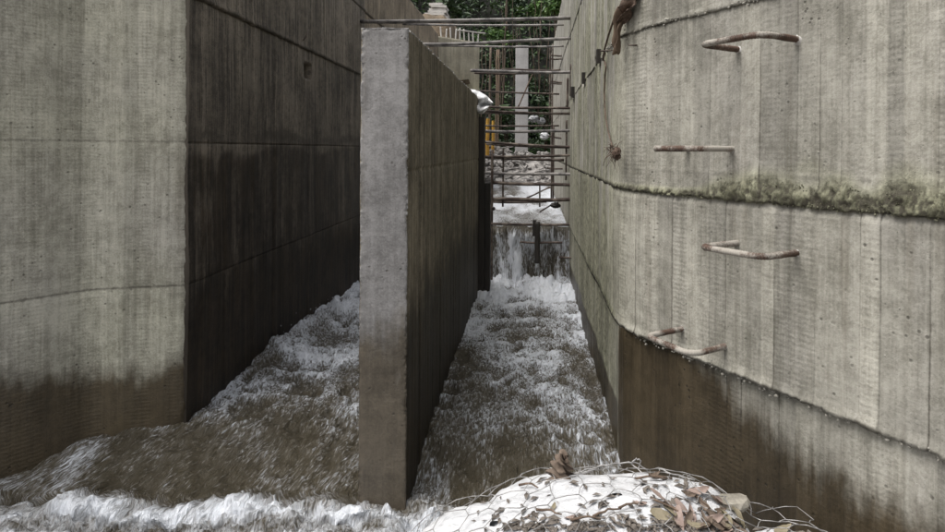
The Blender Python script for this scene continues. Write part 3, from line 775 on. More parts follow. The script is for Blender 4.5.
# ------------------------------------------------------------------ step irons in the wing wall
NW = Vector((-0.857, -0.515, 0)); TW = Vector((0.515, -0.857, 0))
def wing_pt(px):           # distance along the wing where a photo column meets it
    k = (px - 532) / 600
    d = (0.6 + 4.15 * 0.6) / (k + 0.601)
    return Vector(((px - 532) * d / 600, d, 0))
def step_iron(px, z, width, proj, label, sag=0.0):
    a = wing_pt(px); b = a + TW * width
    up = Vector((0, 0, z)); pts = []
    k = [a - NW * 0.10, a + NW * proj, b + NW * proj * 0.93 + Vector((0, 0, -sag)), b - NW * 0.10 + Vector((0, 0, -sag * 0.6))]
    r = 0.055
    def leg(p, q, m): return [p + (q - p) * (i / m) for i in range(m)]
    def arc(p0, c, p1, m): return [p0 * (1 - t) ** 2 + c * 2 * t * (1 - t) + p1 * t * t for t in [i / m for i in range(m)]]
    e1a = k[1] + (k[0] - k[1]).normalized() * r; e1b = k[1] + (k[2] - k[1]).normalized() * r
    e2a = k[2] + (k[1] - k[2]).normalized() * r * 1.6; e2b = k[2] + (k[3] - k[2]).normalized() * r * 1.6
    def seg(p, q): return leg(p, q, max(3, int((q - p).length / 0.0035)))
    pts = seg(k[0], e1a) + arc(e1a, k[1], e1b, 24) + seg(e1b, e2a) + arc(e2a, k[2], e2b, 36) + seg(e2b, k[3]) + [k[3]]
    pts = [p + up for p in pts]
    rn = random.Random(int(px * 10 + z * 100)); wob = [rn.uniform(0.95, 1.06) for _ in range(len(pts) // 12 + 3)]
    V, F = tube(pts, 0.0150, 10, lambda i, ang: (1 + 0.20 * max(0, math.sin(i * 0.0035 / 0.0135 * 2 * math.pi + ang)) ) * (wob[i // 12] * (1 - (i % 12) / 12) + wob[i // 12 + 1] * (i % 12) / 12))
    root = thing('step_iron', label, 'step iron', a + up, 'ladder step irons set in the wing wall')
    child('rung', make_mesh('rung', V, F), M['rung'], root)
    for q in (a, b + Vector((0, 0, -sag * 0.6))):                      # smear of mortar where each leg enters the concrete
        mb = MB(); V = []; c = q + up + NW * 0.006
        seg_n = 14
        vs = [c + NW * 0.012]
        for i in range(seg_n):
            an = 2 * math.pi * i / seg_n; rr = rn.uniform(0.020, 0.034)
            vs.append(c - NW * 0.02 + TW * math.cos(an) * rr + Vector((0, 0, math.sin(an) * rr * (1.3 if math.sin(an) < 0 else 0.9))))
        mb.add((vs, [(0, 1 + i, 1 + (i + 1) % seg_n) for i in range(seg_n)]))
        child('mortar_collar', mb.mesh('mortar_collar'), M['slab'], root)
step_iron(737, EYE + 0.555, 0.36, 0.28, 'topmost cement crusted rebar step iron, above the dangling root clump')
step_iron(688, EYE + 0.012, 0.33, 0.28, 'rebar step iron just above the mossy rough joint of the wall')
step_iron(738, EYE - 0.50, 0.36, 0.28, 'rebar step iron just below the mossy rough joint of the wall')
step_iron(683, EYE - 1.075, 0.33, 0.28, 'lowest ribbed step iron, at the ragged lip above the wet dark patch', 0.015)

# ------------------------------------------------------------------ reinforcing bars across the channel
def bar_mesh(p, q, r, sag=0.0, n=7, seed=0):
    rn = random.Random(seed); p = Vector(p); q = Vector(q); m = 14
    k1, k2 = rn.uniform(-1, 1) * 0.008, rn.uniform(-1, 1) * 0.008
    pts = [p + (q - p) * (i / m) + Vector((0, 0, -sag * 4 * (i / m) * (1 - i / m) + k1 * math.sin(i / m * 6.3))) + Vector((0, k2 * math.sin(i / m * 5), 0)) for i in range(m + 1)]
    return make_mesh('bar', *tube(pts, r, n))
d1, d2 = 9.55, 11.4
cage = thing('rebar_cage', 'tied cage of rusty horizontal bars across the right hand channel', 'rebar', (0, 9.6, 0.6))
def xr(d): return 0.66
hb = [  # photo left px, left y, right y, distance, right px or None (into the wall), radius
    (470, 71.0, 72.0, d1, None, .016), (474, 73.5, 72.5, d1 + .10, None, .010), (500, 69.5, 69.8, d2, 560, .012),
    (476, 91.0, 94.0, d2 - .4, 559, .011), (484, 107.0, 108.0, d1, None, .013), (482, 111.5, 113.5, d1 + .05, None, .014), (484, 113.5, 113.0, d1 + .25, 566, .010),
    (484, 126.0, 125.6, d2, 559, .011), (484, 131.5, 130.5, d1 + .1, None, .016), (481, 142.0, 147.0, d1, None, .014), (486, 144.5, 147.5, d1 + .2, None, .010),
    (484, 157.0, 155.0, d1, None, .013), (484, 157.5, 160.0, d1 + .3, 564, .015), (484, 173.0, 174.0, d1, None, .016),
    (491, 182.5, 184.8, d1, None, .017), (491, 199.5, 199.0, d1, None, .020), (492, 202.0, 201.5, d1 + .2, 547, .013), (491, 224.0, 224.4, d1 - .05, None, .014),
    (521, 242.0, 242.4, d1 - .1, 563, .012), (560, 257.0, 257.0, d1 - .1, None, .012),
    (549, 55.3, 55.2, 12.5, 564, .012), (549, 58.6, 58.8, 12.5, 564, .012), (549, 81.5, 81.6, 12.5, 564, .012), (549, 83.4, 83.2, 12.5, 564, .010),
    (548, 136.0, 138.2, 12.5, 565, .012), (547, 168.0, 168.5, 12.0, 566, .011)]
for i, (lx, ly, ry, d, rx, r) in enumerate(hb):
    a = P(lx, ly, d)
    if rx is None:
        b = Vector((0.66, d, EYE + (150 - ry) * d / 600))
    else: b = P(rx, ry, d)
    child('horizontal_bar', bar_mesh(a, b, r * 1.55, 0.01, seed=i), M['bar_grey'] if i in (0, 8, 13) else M['rebar'], cage)
vb = [(492.3, 150, 300, d1 - .03, .016), (503.4, 149, 207, d1 + .03, .012), (540, 184, 207, d1 + .03, .010), (552, 44, 200, d2, .013), (549.5, 46, 122, d2 + .8, .013),
      (570.3, 64, 96, d1 - .1, .012), (567.4, 78, 107, d1 - .1, .014), (553.5, 126, 200, d1 + .6, .012), (566.5, 120, 180, d1 + .25, .012), (538, 222, 263, d1 - .12, .034), (535, 220, 236, d1 - .06, .022)]
for i, (x, y0, y1, d, r) in enumerate(vb):
    child('vertical_bar', bar_mesh(P(x, y0, d), P(x + random.uniform(-.4, .4), y1, d), r * 1.3, 0, seed=50 + i), M['rebar'] if r < .02 else M['darkwood_shade'], cage)
for i, (x0, y0, x1, y1, d) in enumerate(((527, 198, 551, 187, d1 + .4), (540, 212, 553, 204, d1 + .4), (533, 74, 519, 106, 25.4))):
    if i < 2: child('loose_bar', bar_mesh(P(x0, y0, d), P(x1, y1, d), .013, 0, seed=80 + i), M['rebar'], cage)
# long bars from wall to wall above the pier
for i, (lx, ly, ry, d, r, lab) in enumerate((
        (366, 22.5, 17.2, 9.55, .019, 'highest long bar spanning wall to wall above the pier'),
        (366, 23.6, 18.6, 9.62, .014, 'thin long bar lying against the highest long bar'),
        (402, 25.0, 24.8, 11.3, .015, 'long bar in the rear row just under the highest pair'),
        (422, 45.0, 38.0, 9.55, .020, 'second highest long bar, resting across the sloping pier edge'),
        (428, 46.5, 46.0, 11.3, .014, 'rear row long bar crossing the head of the pale column'))):
    a = P(lx, ly, d); b = Vector((0.66, d, EYE + (150 - ry) * d / 600))
    if i in (2, 4): b = P(563, ry, d)
    if i < 2: a.x = -2.80
    o = link('reinforcing_bar', bar_mesh(a, b, r * 1.35, 0.015, seed=120 + i), M['bar_grey']); tag(o, lab, 'rebar', 'long bars above the pier')

# torn cloth snagged on the cage
def crumple(name, c, size, mat, seed, n=18):
    u = np.linspace(0, 2 * np.pi, n * 2, endpoint=False); v = np.linspace(0.02, np.pi - 0.02, n)
    U, Vv = np.meshgrid(u, v, indexing='ij')
    dx, dy, dz = np.cos(U) * np.sin(Vv), np.sin(U) * np.sin(Vv), np.cos(Vv)
    f = fbm(dx * 1.6 + 5, dy * 1.6 + 3, dz * 1.6 + seed, seed=seed, octv=4, gain=0.6); rd = 0.35 + 0.55 * (1 - np.abs(2 * f - 1)) ** 2 + 1.3 * (f - 0.5)
    V = np.stack([c[0] + dx * size[0] * rd, c[1] + dy * size[1] * rd, c[2] + dz * size[2] * rd], 2).reshape(-1, 3)
    i, j = np.meshgrid(np.arange(2 * n), np.arange(n - 1), indexing='ij'); a = i * n + j; b = ((i + 1) % (2 * n)) * n + j
    return make_mesh(name, V, np.stack([a.ravel(), a.ravel() + 1, b.ravel() + 1, b.ravel()], 1))
o = link('snagged_cloth', crumple('snagged_cloth', P(556, 205, 9.9), (0.11, 0.07, 0.06), None, 5), M['darkwood_shade']); tag(o, 'dark sodden rag snagged on the bars above the weir', 'rag')
o = link('snagged_cloth', crumple('snagged_cloth', P(494, 209, 9.5), (0.035, 0.03, 0.035), None, 6), M['darkwood_shade']); tag(o, 'small dark lump of debris caught on the upright bar', 'rag')

# white plastic sack draped over the pier's far shoulder
def drape():
    pts = [(463, 89), (470, 87), (478, 89), (486, 93), (492, 101), (494, 106), (488, 109), (484, 113), (481, 116), (478, 108)]
    n, m = 26, 14; V = []; A = []
    for i in range(n):
        s = i / (n - 1)
        for j in range(m):
            q = j / (m - 1)
            px = 467 + 26 * s ** 0.9 - 8 * s * q; py = 89 + 4 * s + 10 * s * s + q * (2 + 16 * math.sin(s * 2.6) ** 1.5)
            d = 8.62 + 0.10 * math.sin(q * 9 + s * 5) * (0.3 + s) - 0.12 * s + 0.04 * math.sin(s * 17 + q * 4)
            V.append(P(px, py, d))
    return make_mesh('plastic_sack', V, grid_faces(n, m))
o = link('plastic_sack', drape(), M['plastic'])
sm = o.modifiers.new('thick', 'SOLIDIFY'); sm.thickness = 0.012
tag(o, 'crumpled white plastic sack draped over the far top corner of the pier', 'sack')
# ------------------------------------------------------------------ far walls, column, props
fw = thing('cross_wall', 'low olive concrete cross wall with starter bars sticking out of its top', 'wall', (-2.2, 18.2, 0))
cpath = path_sample([(-2.80, 17.68), (-1.66, 18.75)], 0.03, 0.003, 0.03)
simple_d = lambda U, V, X, Y: (fbm(U * 3, V * 3, seed=9) - 0.5) * 0.02
def simple_a(U, V, X, Y, D):
    val, rip, d = boards(U, 500, 0.12, 0.2); nn = fbm(U * 1.5, V * 0.8, seed=91)
    return dict(tone=0.3 + 0.4 * val + 0.6 * (nn - 0.5), moss=0.4 * nn * sstep(4.8, 3.5, V), dirt_shade=0.4 * np.exp(-(d / 0.015) ** 2), wet=sstep(1.5, 0.9, V))
wall_lift(cpath, 1, 0.0, 5.50, 0.06, 0.3, simple_d, simple_a, M['far'], fw, name='concrete_face')
for i in range(9):
    s = i / 8; b = Vector((-2.72, 17.85, 5.45)).lerp(Vector((-1.72, 18.82, 5.45)), s)
    child('starter_bar', bar_mesh(b, b + Vector((random.uniform(-.03, .03), 0, random.uniform(.30, .42))), .022, seed=i), M['slab'], fw)
child('tie_bar', bar_mesh(Vector((-2.3, 18.22, 5.78)), Vector((-1.5, 19.0, 5.84)), .02), M['slab'], fw)

# slab stack on the far bank
st_root = thing('slab_stack', 'stack of pale cement slabs on the bank behind the brown wall', 'slabs', (-3.0, 19.4, 6.3))
for i in range(6):
    z = 6.33 + 0.088 * i
    mb = MB().box((-3.02 + random.uniform(-.06, .06), 19.4 + random.uniform(-.08, .08), z), (0.34 - 0.025 * i, 0.45, 0.036), Matrix.Rotation(random.uniform(-.12, .12), 3, 'Z') @ Matrix.Rotation(random.uniform(-.05, .05), 3, 'Y'))
    child('slab', mb.mesh('slab', False), M['slab'], st_root)

xs = np.linspace(-5.2, -1.9, 50); ys = np.linspace(17.9, 22, 50); X, Y = np.meshgrid(xs, ys, indexing='ij')
Z = 4.2 + 2.1 * sstep(-2.2, -2.75, X - .05 * (Y - 18)) * sstep(17.9, 18.5, Y) * sstep(22, 20.5, Y) + (fbm(X * 3, Y * 3, seed=93) - .5) * .22
o = link('earth_mound', make_mesh('earth_mound', np.stack([X, Y, Z], 2).reshape(-1, 3), grid_faces(50, 50)), M['earth']); tag(o, 'brown earth mound behind the far left wall carrying the slabs', 'mound', kind='structure')
colm = thing('concrete_column', 'slender pale square concrete column standing in front of the jungle', 'column', (-0.46, 26, 1.2))
k = 26 / 600
cp = path_sample([(-17 * k, 26.5), (-17 * k, 26.0), (-4.2 * k, 26.0), (-4.2 * k, 26.5)], 0.02, 0.001, 0.03)
wall_lift(cp, 1, 0.6, EYE + 104 * k, 0.08, 0.03, simple_d, lambda U, V, X, Y, D: dict(tone=0.5 + 0.5 * (fbm(U * 2, V, seed=4) - 0.5)), M['column'], colm, name='shaft')
child('top_cap', MB().box((-10.6 * k, 26.27, EYE + 104 * k), (6.2 * k, .22, .03)).mesh('cap', False), M['column'], colm)
o = link('timber_brace', bar_mesh(P(534, 70, 25.6), P(518, 107, 25.6), .03), M['twig']); tag(o, 'thin timber brace leaning across the face of the pale column', 'brace')
for i, (x0, y0, x1, y1, d, w_, mk, lab) in enumerate((
        (490, 48, 489, 150, 24.6, .060, 'bamboo', 'brown bamboo pole left of the column with a broken pale tip'),
        (496.5, 50, 495.5, 145, 25.2, .045, 'wood', 'leaning brown pole between the broken bamboo and the thin saplings'),
        (498.3, 50, 498, 120, 26.0, .040, 'wood', 'slim upright pole just beside the leaning brown pole'),
        (487.5, 119, 487.3, 143, 24.0, .085, 'yellow', 'ochre painted timber post standing on the rubble beside the pier'),
        (493.0, 121, 492.6, 142, 24.3, .070, 'yellow', 'shorter ochre painted timber beside the ochre post'))):
    a, b = P(x1, y1, d), P(x0, y0, d); b2 = a.copy(); 
    a.z = min(a.z, 1.3)
    m = 10; rn = random.Random(i)
    V, F = tube([a + (b - a) * (j / m) + Vector((rn.uniform(-.01, .01), 0, 0)) for j in range(m + 1)], lambda s: w_ * (1 - .2 * s), 8 if mk != 'yellow' else 4)
    o = link('timber_post' if mk == 'yellow' else 'wooden_pole', make_mesh('pole', V, F, smooth=mk != 'yellow'), M[mk]); tag(o, lab, 'post' if mk == 'yellow' else 'pole')

# rubble bank closing the pool
def lump_mesh(name, c, size, seed, n=7):
    me = bpy.data.meshes.new(name); bm = bmesh.new(); bmesh.ops.create_icosphere(bm, subdivisions=2, radius=1)
    rn = random.Random(seed); cuts = [(Vector((rn.gauss(0, 1), rn.gauss(0, 1), rn.gauss(0, 1))).normalized(), rn.uniform(.55, .9)) for _ in range(n)]
    for v in bm.verts:
        p = v.co.copy()
        for nn, dd in cuts:
            q = p.dot(nn)
            if q > dd: p -= nn * (q - dd)
        v.co = Vector((p.x * size[0], p.y * size[1], p.z * size[2]))
    bm.to_mesh(me); bm.free(); return me
def rubble_h(x, y):
    return 0.55 + 1.25 * sstep(22.0, 25.0, y) + 0.5 * (fbm(np.asarray(x) * 0.9, np.asarray(y) * 0.9, seed=71) - 0.5) * sstep(22, 23.5, y) + 0.35 * sstep(-0.6, -1.6, x)
xs = np.arange(-9, 9, 0.12); ys = np.arange(20.5, 27.5, 0.12); X, Y = np.meshgrid(xs, ys, indexing='ij')
Z = rubble_h(X, Y) + (fbm(X * 4, Y * 4, seed=72, octv=4, gain=.6) - .5) * 0.25 * sstep(21.5, 22.5, Y)
o = link('far_bank', make_mesh('far_bank', np.stack([X, Y, Z], 2).reshape(-1, 3), grid_faces(len(xs), len(ys))), M['rubble']); tag(o, 'rubble bank closing the upstream pool', 'bank', kind='structure')
mbs = MB()
for i in range(420):
    x = random.uniform(-3, 2.2); y = random.uniform(22.0, 25.8); z = float(rubble_h(x, y)) + random.uniform(.0, .2)
    if random.random() < .5:
        L = random.uniform(.25, 1.0); an = random.uniform(0, 6.28); dv = Vector((math.cos(an), math.sin(an) * .6, random.uniform(-.4, .5))) * L * .5
        c = Vector((x, y, z)); mbs.add(tube([c - dv, c + Vector((0, 0, .04)), c + dv], random.uniform(.012, .035), 5))
    else:
        s = random.uniform(.05, .17); me_ = lump_mesh('t', None, (s, s * .8, s * .7), i)
        mbs.add(([v.co + Vector((x, y, z)) for v in me_.vertices], [tuple(p.vertices) for p in me_.polygons])); bpy.data.meshes.remove(me_)
o = link('flood_debris', mbs.mesh('flood_debris'), M['rubble']); tag(o, 'tangle of broken sticks and stones washed against the far bank', 'debris', kind='stuff')
for i, (px, py, d, s, lab) in enumerate(((544.5, 136, 24.2, (.17, .14, .14), 'small white lump standing in for a bright glimpse right of the column'),
                                         (534, 119, 27.2, (.24, .2, .14), 'white lump leaning behind the column foot in place of a bright glimpse'),
                                         (541, 121, 27.3, (.18, .2, .13), 'white lump standing in for a bright glimpse beside the leaning white lump'))):
    o = link('glimpse_lump', crumple('glimpse_lump', P(px, py, d), tuple(q * 1.4 for q in s), None, 30 + i), M['sack']); tag(o, lab, 'sack')  # white lumps added in place of bright glimpses beyond the rubble

# ------------------------------------------------------------------ jungle behind
xs = np.arange(-26, 26.1, 0.5); ys = np.arange(26.5, 60, 0.5); X, Y = np.meshgrid(xs, ys, indexing='ij')
hill = lambda X, Y: 1.7 + 14 * sstep(27.5, 40, Y) + 8 * sstep(36, 60, Y) + 1.6 * (fbm(np.asarray(X) * .22, np.asarray(Y) * .25, seed=81) - .5)
o = link('hillside', make_mesh('hillside', np.stack([X, Y, hill(X, Y)], 2).reshape(-1, 3), grid_faces(len(xs), len(ys))), mat_plain('jungle_soil', (0.005, 0.006, 0.004), (0.014, 0.015, 0.009), 1.5, .95, space='pos'))
tag(o, 'steep dark jungle hillside', 'hill', kind='structure')

def leaf_cloud(centres, per, spread, size, seed, droop=0.35):
    r = np.random.default_rng(seed); V = []; Fq = []; S = []
    C = np.repeat(np.asarray(centres), per, 0); n = len(C)
    dirv = r.normal(size=(n, 3)); dirv /= np.linalg.norm(dirv, axis=1)[:, None]
    pos = C + dirv * (r.random((n, 1)) ** 0.5) * np.asarray(spread)
    L = r.uniform(size[0], size[1], (n, 1)); W = L * r.uniform(.28, .5, (n, 1))
    ax = r.normal(size=(n, 3)); ax[:, 2] = ax[:, 2] * .5 - droop; ax /= np.linalg.norm(ax, axis=1)[:, None]
    nr = r.normal(size=(n, 3)) * .7 + np.array([0, -.35, .8]); sd_ = np.cross(ax, nr); sd_ /= np.linalg.norm(sd_, axis=1)[:, None] + 1e-6
    nn = np.cross(sd_, ax)
    p0 = pos; p1 = pos + ax * L * .45 + sd_ * W * .5 + nn * L * .05; p2 = pos + ax * L - nn * L * .12; p3 = pos + ax * L * .45 - sd_ * W * .5 + nn * L * .05; pm = pos + ax * L * .5 - nn * L * .04
    V = np.stack([p0, p1, p2, p3], 1).reshape(-1, 3); i = np.arange(n) * 4
    F = np.concatenate([np.stack([i, i + 1, i + 2, i + 3], 1)])
    sh = np.repeat(np.clip(r.normal(.4, .25, n) + np.repeat(r.normal(0, .2, len(centres)), per), 0, 1), 4)
    return V, F, sh
r = np.random.default_rng(5); cs = []
for _ in range(2000):
    x = r.uniform(-14, 12); y = 27.6 + 13 * r.random() ** 1.3; z = float(hill(x, y)) + r.uniform(-.1, .5)
    cs.append((x, y - r.uniform(0, .6), z))
V, F, sh = leaf_cloud(cs, 26, (.75, .55, .6), (.16, .42), 6)
o = link('jungle_foliage', make_mesh('jungle_foliage', V, F, dict(shade=sh), smooth=False), M['leaf1']); tag(o, 'dense dark green jungle undergrowth covering the hillside', 'foliage', kind='stuff')

def shrub(px, py, d, rad, per, mat, lab, seed):
    c = P(px, py, d); root = thing('shrub', lab, 'shrub', (c.x, c.y, c.z - rad))
    r = np.random.default_rng(seed); cc = [np.array(c) + r.normal(size=3) * rad * .45 for _ in range(9)]
    V, F, sh = leaf_cloud(cc, per, (rad * .6, rad * .5, rad * .5), (.22, .5), seed)
    child('foliage', make_mesh('foliage', V, F, dict(shade=sh), smooth=False), mat, root)
    base = Vector((c.x + .1, c.y + .5, float(hill(c.x, c.y + .5)) - .2)); mb = MB()
    for q in cc[:4]: mb.add(tube([base, base.lerp(Vector(q), .6) + Vector((.05, 0, .1)), Vector(q)], lambda s: .035 * (1 - .6 * s), 5))
    child('stem', mb.mesh('stem'), M['bamboo'], root)
shrub(500, 37, 29.2, .75, 26, M['leaf2'], 'bright green leafy shrub under the uppermost bars left of the column', 1)
shrub(517, 10, 30.5, .85, 22, M['leaf1'], 'shrub of broad blue green leaves high on the slope above the column', 2)
shrub(538, 7, 29.8, .65, 24, M['leaf2'], 'yellow green shrub high on the slope beside the right wall top', 3)
shrub(556, 3, 24.0, .40, 22, M['leaf2'], 'small yellow leaved bush hanging over the right wall top', 4)
shrub(452, 6, 27.5, .70, 24, M['leaf1'], 'leafy shrub behind the slab stack on the far bank', 5)
shrub(543, 102, 27.4, .50, 22, M['leaf1'], 'low leafy shrub right behind the foot of the column', 6)
shrub(505, 112, 27.2, .55, 22, M['leaf1'], 'low leafy shrub behind the ochre posts', 7)
for i, (px, y0, y1, d, w_) in enumerate(((506, -30, 96, 28.0, .06), (503, 40, 130, 26.8, .05), (511, -30, 60, 28.6, .035), (540, 20, 120, 27.0, .045), (482, 44, 130, 27, .05),
                                         (534, -20, 44, 28.5, .03), (541, -25, 40, 29, .035), (486, 52, 128, 26.5, .035), (513, 60, 125, 27, .03), (500, 52, 120, 27.2, .04), (506.5, -40, 30, 27.4, .075))):
    rn = random.Random(i + 200); a, b = P(px + rn.uniform(-2, 2), y1, d), P(px, y0, d)
    m = 9; pts = [a.lerp(b, j / m) + Vector((rn.uniform(-.05, .05), rn.uniform(-.05, .05), 0)) for j in range(m + 1)]
    o = link('jungle_stem', make_mesh('jungle_stem', *tube(pts, lambda s: w_ * .6 * (1 - .3 * s), 6)), M['bamboo'])
    tag(o, 'thin brown stem hanging among the jungle leaves', 'stem', 'thin stems among the jungle leaves')

# earth fill behind the walls, ground sheet
def fill(name, x0, x1, y0, y1, top, rise, lab):
    xs = np.linspace(x0, x1, 40); ys = np.linspace(y0, y1, 60); X, Y = np.meshgrid(xs, ys, indexing='ij')
    Z = top + rise * np.abs(X - x0) + (fbm(X * .7, Y * .7, seed=88) - .5) * .5 * sstep(0, 1.0, np.abs(X - x0))
    o = link(name, make_mesh(name, np.stack([X, Y, Z], 2).reshape(-1, 3), grid_faces(len(xs), len(ys))), M['earth']); tag(o, lab, 'bank', kind='structure')
fill('embankment', -3.2, -24, 4.9, 40, 5.2, .18, 'earth bank behind the left wall')
fill('embankment', 1.08, 24, 5.0, 40, 5.0, .18, 'earth bank behind the right wall')
gs = link('riverbed', make_mesh('riverbed', [(-400, -400, -.62), (400, -400, -.62), (400, 400, -.62), (-400, 400, -.62)], [(0, 1, 2, 3)]), M['mud']); tag(gs, 'muddy river bed', 'ground', kind='structure')
# gravel bank under the sandbags, where the viewer stands
xs = np.arange(-2.2, 3.6, .06); ys = np.arange(-3, 3.7, .06); X, Y = np.meshgrid(xs, ys, indexing='ij')
Z = -.7 + 1.10 * sstep(3.25, 2.45, Y + .25 * np.clip(.4 - X, 0, 3)) * sstep(-1.3, -.35, X - .15 * (2.5 - Y) * 0) + (fbm(X * 5, Y * 5, seed=90) - .5) * .10
o = link('gravel_bank', make_mesh('gravel_bank', np.stack([X, Y, Z], 2).reshape(-1, 3), grid_faces(len(xs), len(ys))), M['mud']); tag(o, 'gravel bank under the sandbags', 'bank', kind='structure')

# ------------------------------------------------------------------ foreground sandbags
def sandbag(c, h, rz, tilt, seed, lab):
    n, m = 72, 40
    u = np.linspace(0, 2 * np.pi, n, endpoint=False); v = np.linspace(-np.pi / 2 + .01, np.pi / 2 - .01, m)
    U, Vv = np.meshgrid(u, v, indexing='ij'); sp = lambda a, e: np.sign(a) * np.abs(a) ** e
    cu, su, cv, sv = sp(np.cos(U), .55), sp(np.sin(U), .55), sp(np.cos(Vv), .7), sp(np.sin(Vv), .85)
    x, y, z = cu * cv, su * cv, sv
    w_ = (fbm(x * 2.2 + seed, y * 2.2, z * 1.5 + seed, seed=seed, octv=4, gain=.55) - .5)
    z = z * (1 + .35 * w_) + .12 * w_; wr = (1 - np.abs(2 * fbm(x * 4 + 3, y * 5 + seed, seed=seed + 3, octv=3) - 1)) * .16 * cv
    z = z - wr
    pz = np.stack([x * h[0], y * h[1], z * h[2]], 2).reshape(-1, 3)
    Mx = np.array(Matrix.Rotation(rz, 3, 'Z') @ Matrix.Rotation(tilt, 3, 'Y')); pz = pz @ Mx.T
    i, j = np.meshgrid(np.arange(n), np.arange(m - 1), indexing='ij'); a = i * m + j; b = ((i + 1) % n) * m + j
    me = make_mesh('sandbag', pz, np.stack([a.ravel(), b.ravel(), b.ravel() + 1, a.ravel() + 1], 1))
    o = link('sandbag', me, M['sack']); o.location = c; tag(o, lab, 'sandbag', 'sandbags on the bank')
    bvs.append((pz + np.array(c), np.stack([a.ravel(), b.ravel(), b.ravel() + 1, a.ravel() + 1], 1)))
bvs = []
sandbag((.36, 2.52, .525), (.58, .36, .19), .02, .03, 1, 'big bulging white sandbag under the wire mesh in front of the wet wall')
sandbag((-.10, 2.42, .45), (.46, .36, .20), -.12, -.22, 2, 'white sandbag slumping towards the foaming water beside the big bag')
sandbag((1.20, 2.20, .47), (.44, .30, .15), -.5, .02, 3, 'sandbag mostly buried in dead leaves against the wing wall')
sandbag((.15, 1.86, .45), (.55, .30, .16), .1, 0, 4, 'sandbag behind the big bulging one, nearer the viewer')
sandbag((1.15, 1.62, .45), (.45, .30, .16), -.1, 0, 5, 'sandbag at the dry landward end of the bank')
sandbag((-.62, 1.95, .30), (.36, .30, .16), .3, 0, 6, 'low sandbag at the river end of the bank')
sandbag((.35, 2.66, .16), (.66, .34, .19), .0, 0, 7, 'lower course sandbag half under the big bulging bag')
off = 0; BV = []; BF = []
for v_, f_ in bvs: BV += [tuple(q) for q in v_]; BF += [tuple(int(z) + off for z in q) for q in f_]; off += len(v_)
gb = o.data; off0 = len(BV)
BV += [tuple(v.co) for v in gb.vertices] if False else []
bvh = BVHTree.FromPolygons(BV, BF)
gv = bpy.data.objects['gravel_bank'].data; bvh_g = BVHTree.FromPolygons([tuple(v.co) for v in gv.vertices], [tuple(p.vertices) for p in gv.polygons])
def ground_at(x, y):
    z = -9; nrm = Vector((0, 0, 1))
    for b in (bvh, bvh_g):
        h = b.ray_cast(Vector((x, y, 3)), Vector((0, 0, -1)))
        if h[0] is not None and h[0].z > z: z, nrm = h[0].z, h[1]
    return z, (nrm if nrm.z > 0 else -nrm)

# wire mesh
def wire_mesh():
    a = .072; mb = MB(); nodes = {}
    rn = random.Random(3); segs = set()
    def node(x, y):
        key = (round(x, 3), round(y, 3))
        if key not in nodes:
            xx = x + rn.uniform(-.02, .02) + .04 * math.sin(y * 5 + 1); yy = y + rn.uniform(-.02, .02) + .05 * math.sin(x * 3)
            # loose fit: the sheet bridges hollows
            z = max(ground_at(xx + dx, yy + dy)[0] for dx, dy in ((0, 0), (.05, 0), (-.05, 0), (0, .05), (0, -.05)))
            edge = max(0, yy - 2.72)
            z = max(z + rn.uniform(.004, .016), .60 - .9 * edge - max(0, -.1 - xx) * .62 - max(0, xx - .7) * .1 + rn.uniform(-.02, .02)) if yy > 2.55 else z + rn.uniform(.004, .016)
            nodes[key] = Vector((xx, yy, z))
        return key
    h = a * math.sqrt(3)
    for i in range(-8, 16):
        for j in range(0, 11):
            cx = i * 1.5 * a * 1.15; cy = 1.62 + (j + (i % 2) * .5) * h
            if cx < -.55 or cx > 1.45 or cy > 2.84: continue
            if cx > 1.0 + (2.9 - cy) * .6: continue
            k = [node(round(cx + a * 1.15 * math.cos(q * math.pi / 3), 3), round(cy + a * math.sin(q * math.pi / 3), 3)) for q in range(6)]
            for q in range(6): segs.add(tuple(sorted((k[q], k[(q + 1) % 6]))))
    for p, q in segs:
        A, B = nodes[p], nodes[q]; mid = (A + B) / 2 + Vector((rn.uniform(-.006, .006), rn.uniform(-.006, .006), rn.uniform(0, .006)))
        mb.add(tube([A, mid, B], .0019, 5))
    return mb, nodes
wm = thing('wire_mesh', 'sheet of bent galvanised hexagonal wire mesh spread over the sandbags', 'wire mesh', (.4, 2.5, .7))
mb, nodes = wire_mesh(); child('hexagonal_netting', mb.mesh('hexagonal_netting'), M['wire'], wm)
rn = random.Random(9)
for pts_px in ([(572, 474, 2.88), (600, 466, 2.90), (622, 462, 2.90), (640, 462, 2.9), (650, 471, 2.9)],
               [(630, 461, 2.92), (646, 473, 2.86), (665, 480, 2.82), (690, 488, 2.78), (722, 496, 2.74), (752, 501, 2.7)],
               [(658, 467, 2.93), (676, 473, 2.88), (697, 479, 2.84)], [(600, 467, 2.9), (590, 472, 2.85), (560, 476, 2.8), (531, 483, 2.78), (505, 496, 2.76), (470, 512, 2.7)],
               [(640, 468, 2.9), (643, 460, 2.9), (638, 458, 2.9), (634, 461, 2.9)]):
    pts = []
    for i in range(len(pts_px) - 1):
        A, B = P(*pts_px[i]), P(*pts_px[i + 1])
        for q in range(5): pts.append(A.lerp(B, q / 5) + Vector((0, 0, rn.uniform(-.004, .005))))
    pts.append(P(*pts_px[-1]))
    child('selvedge_wire', make_mesh('selvedge_wire', *tube(pts, .0034, 6)), M['wire'], wm)

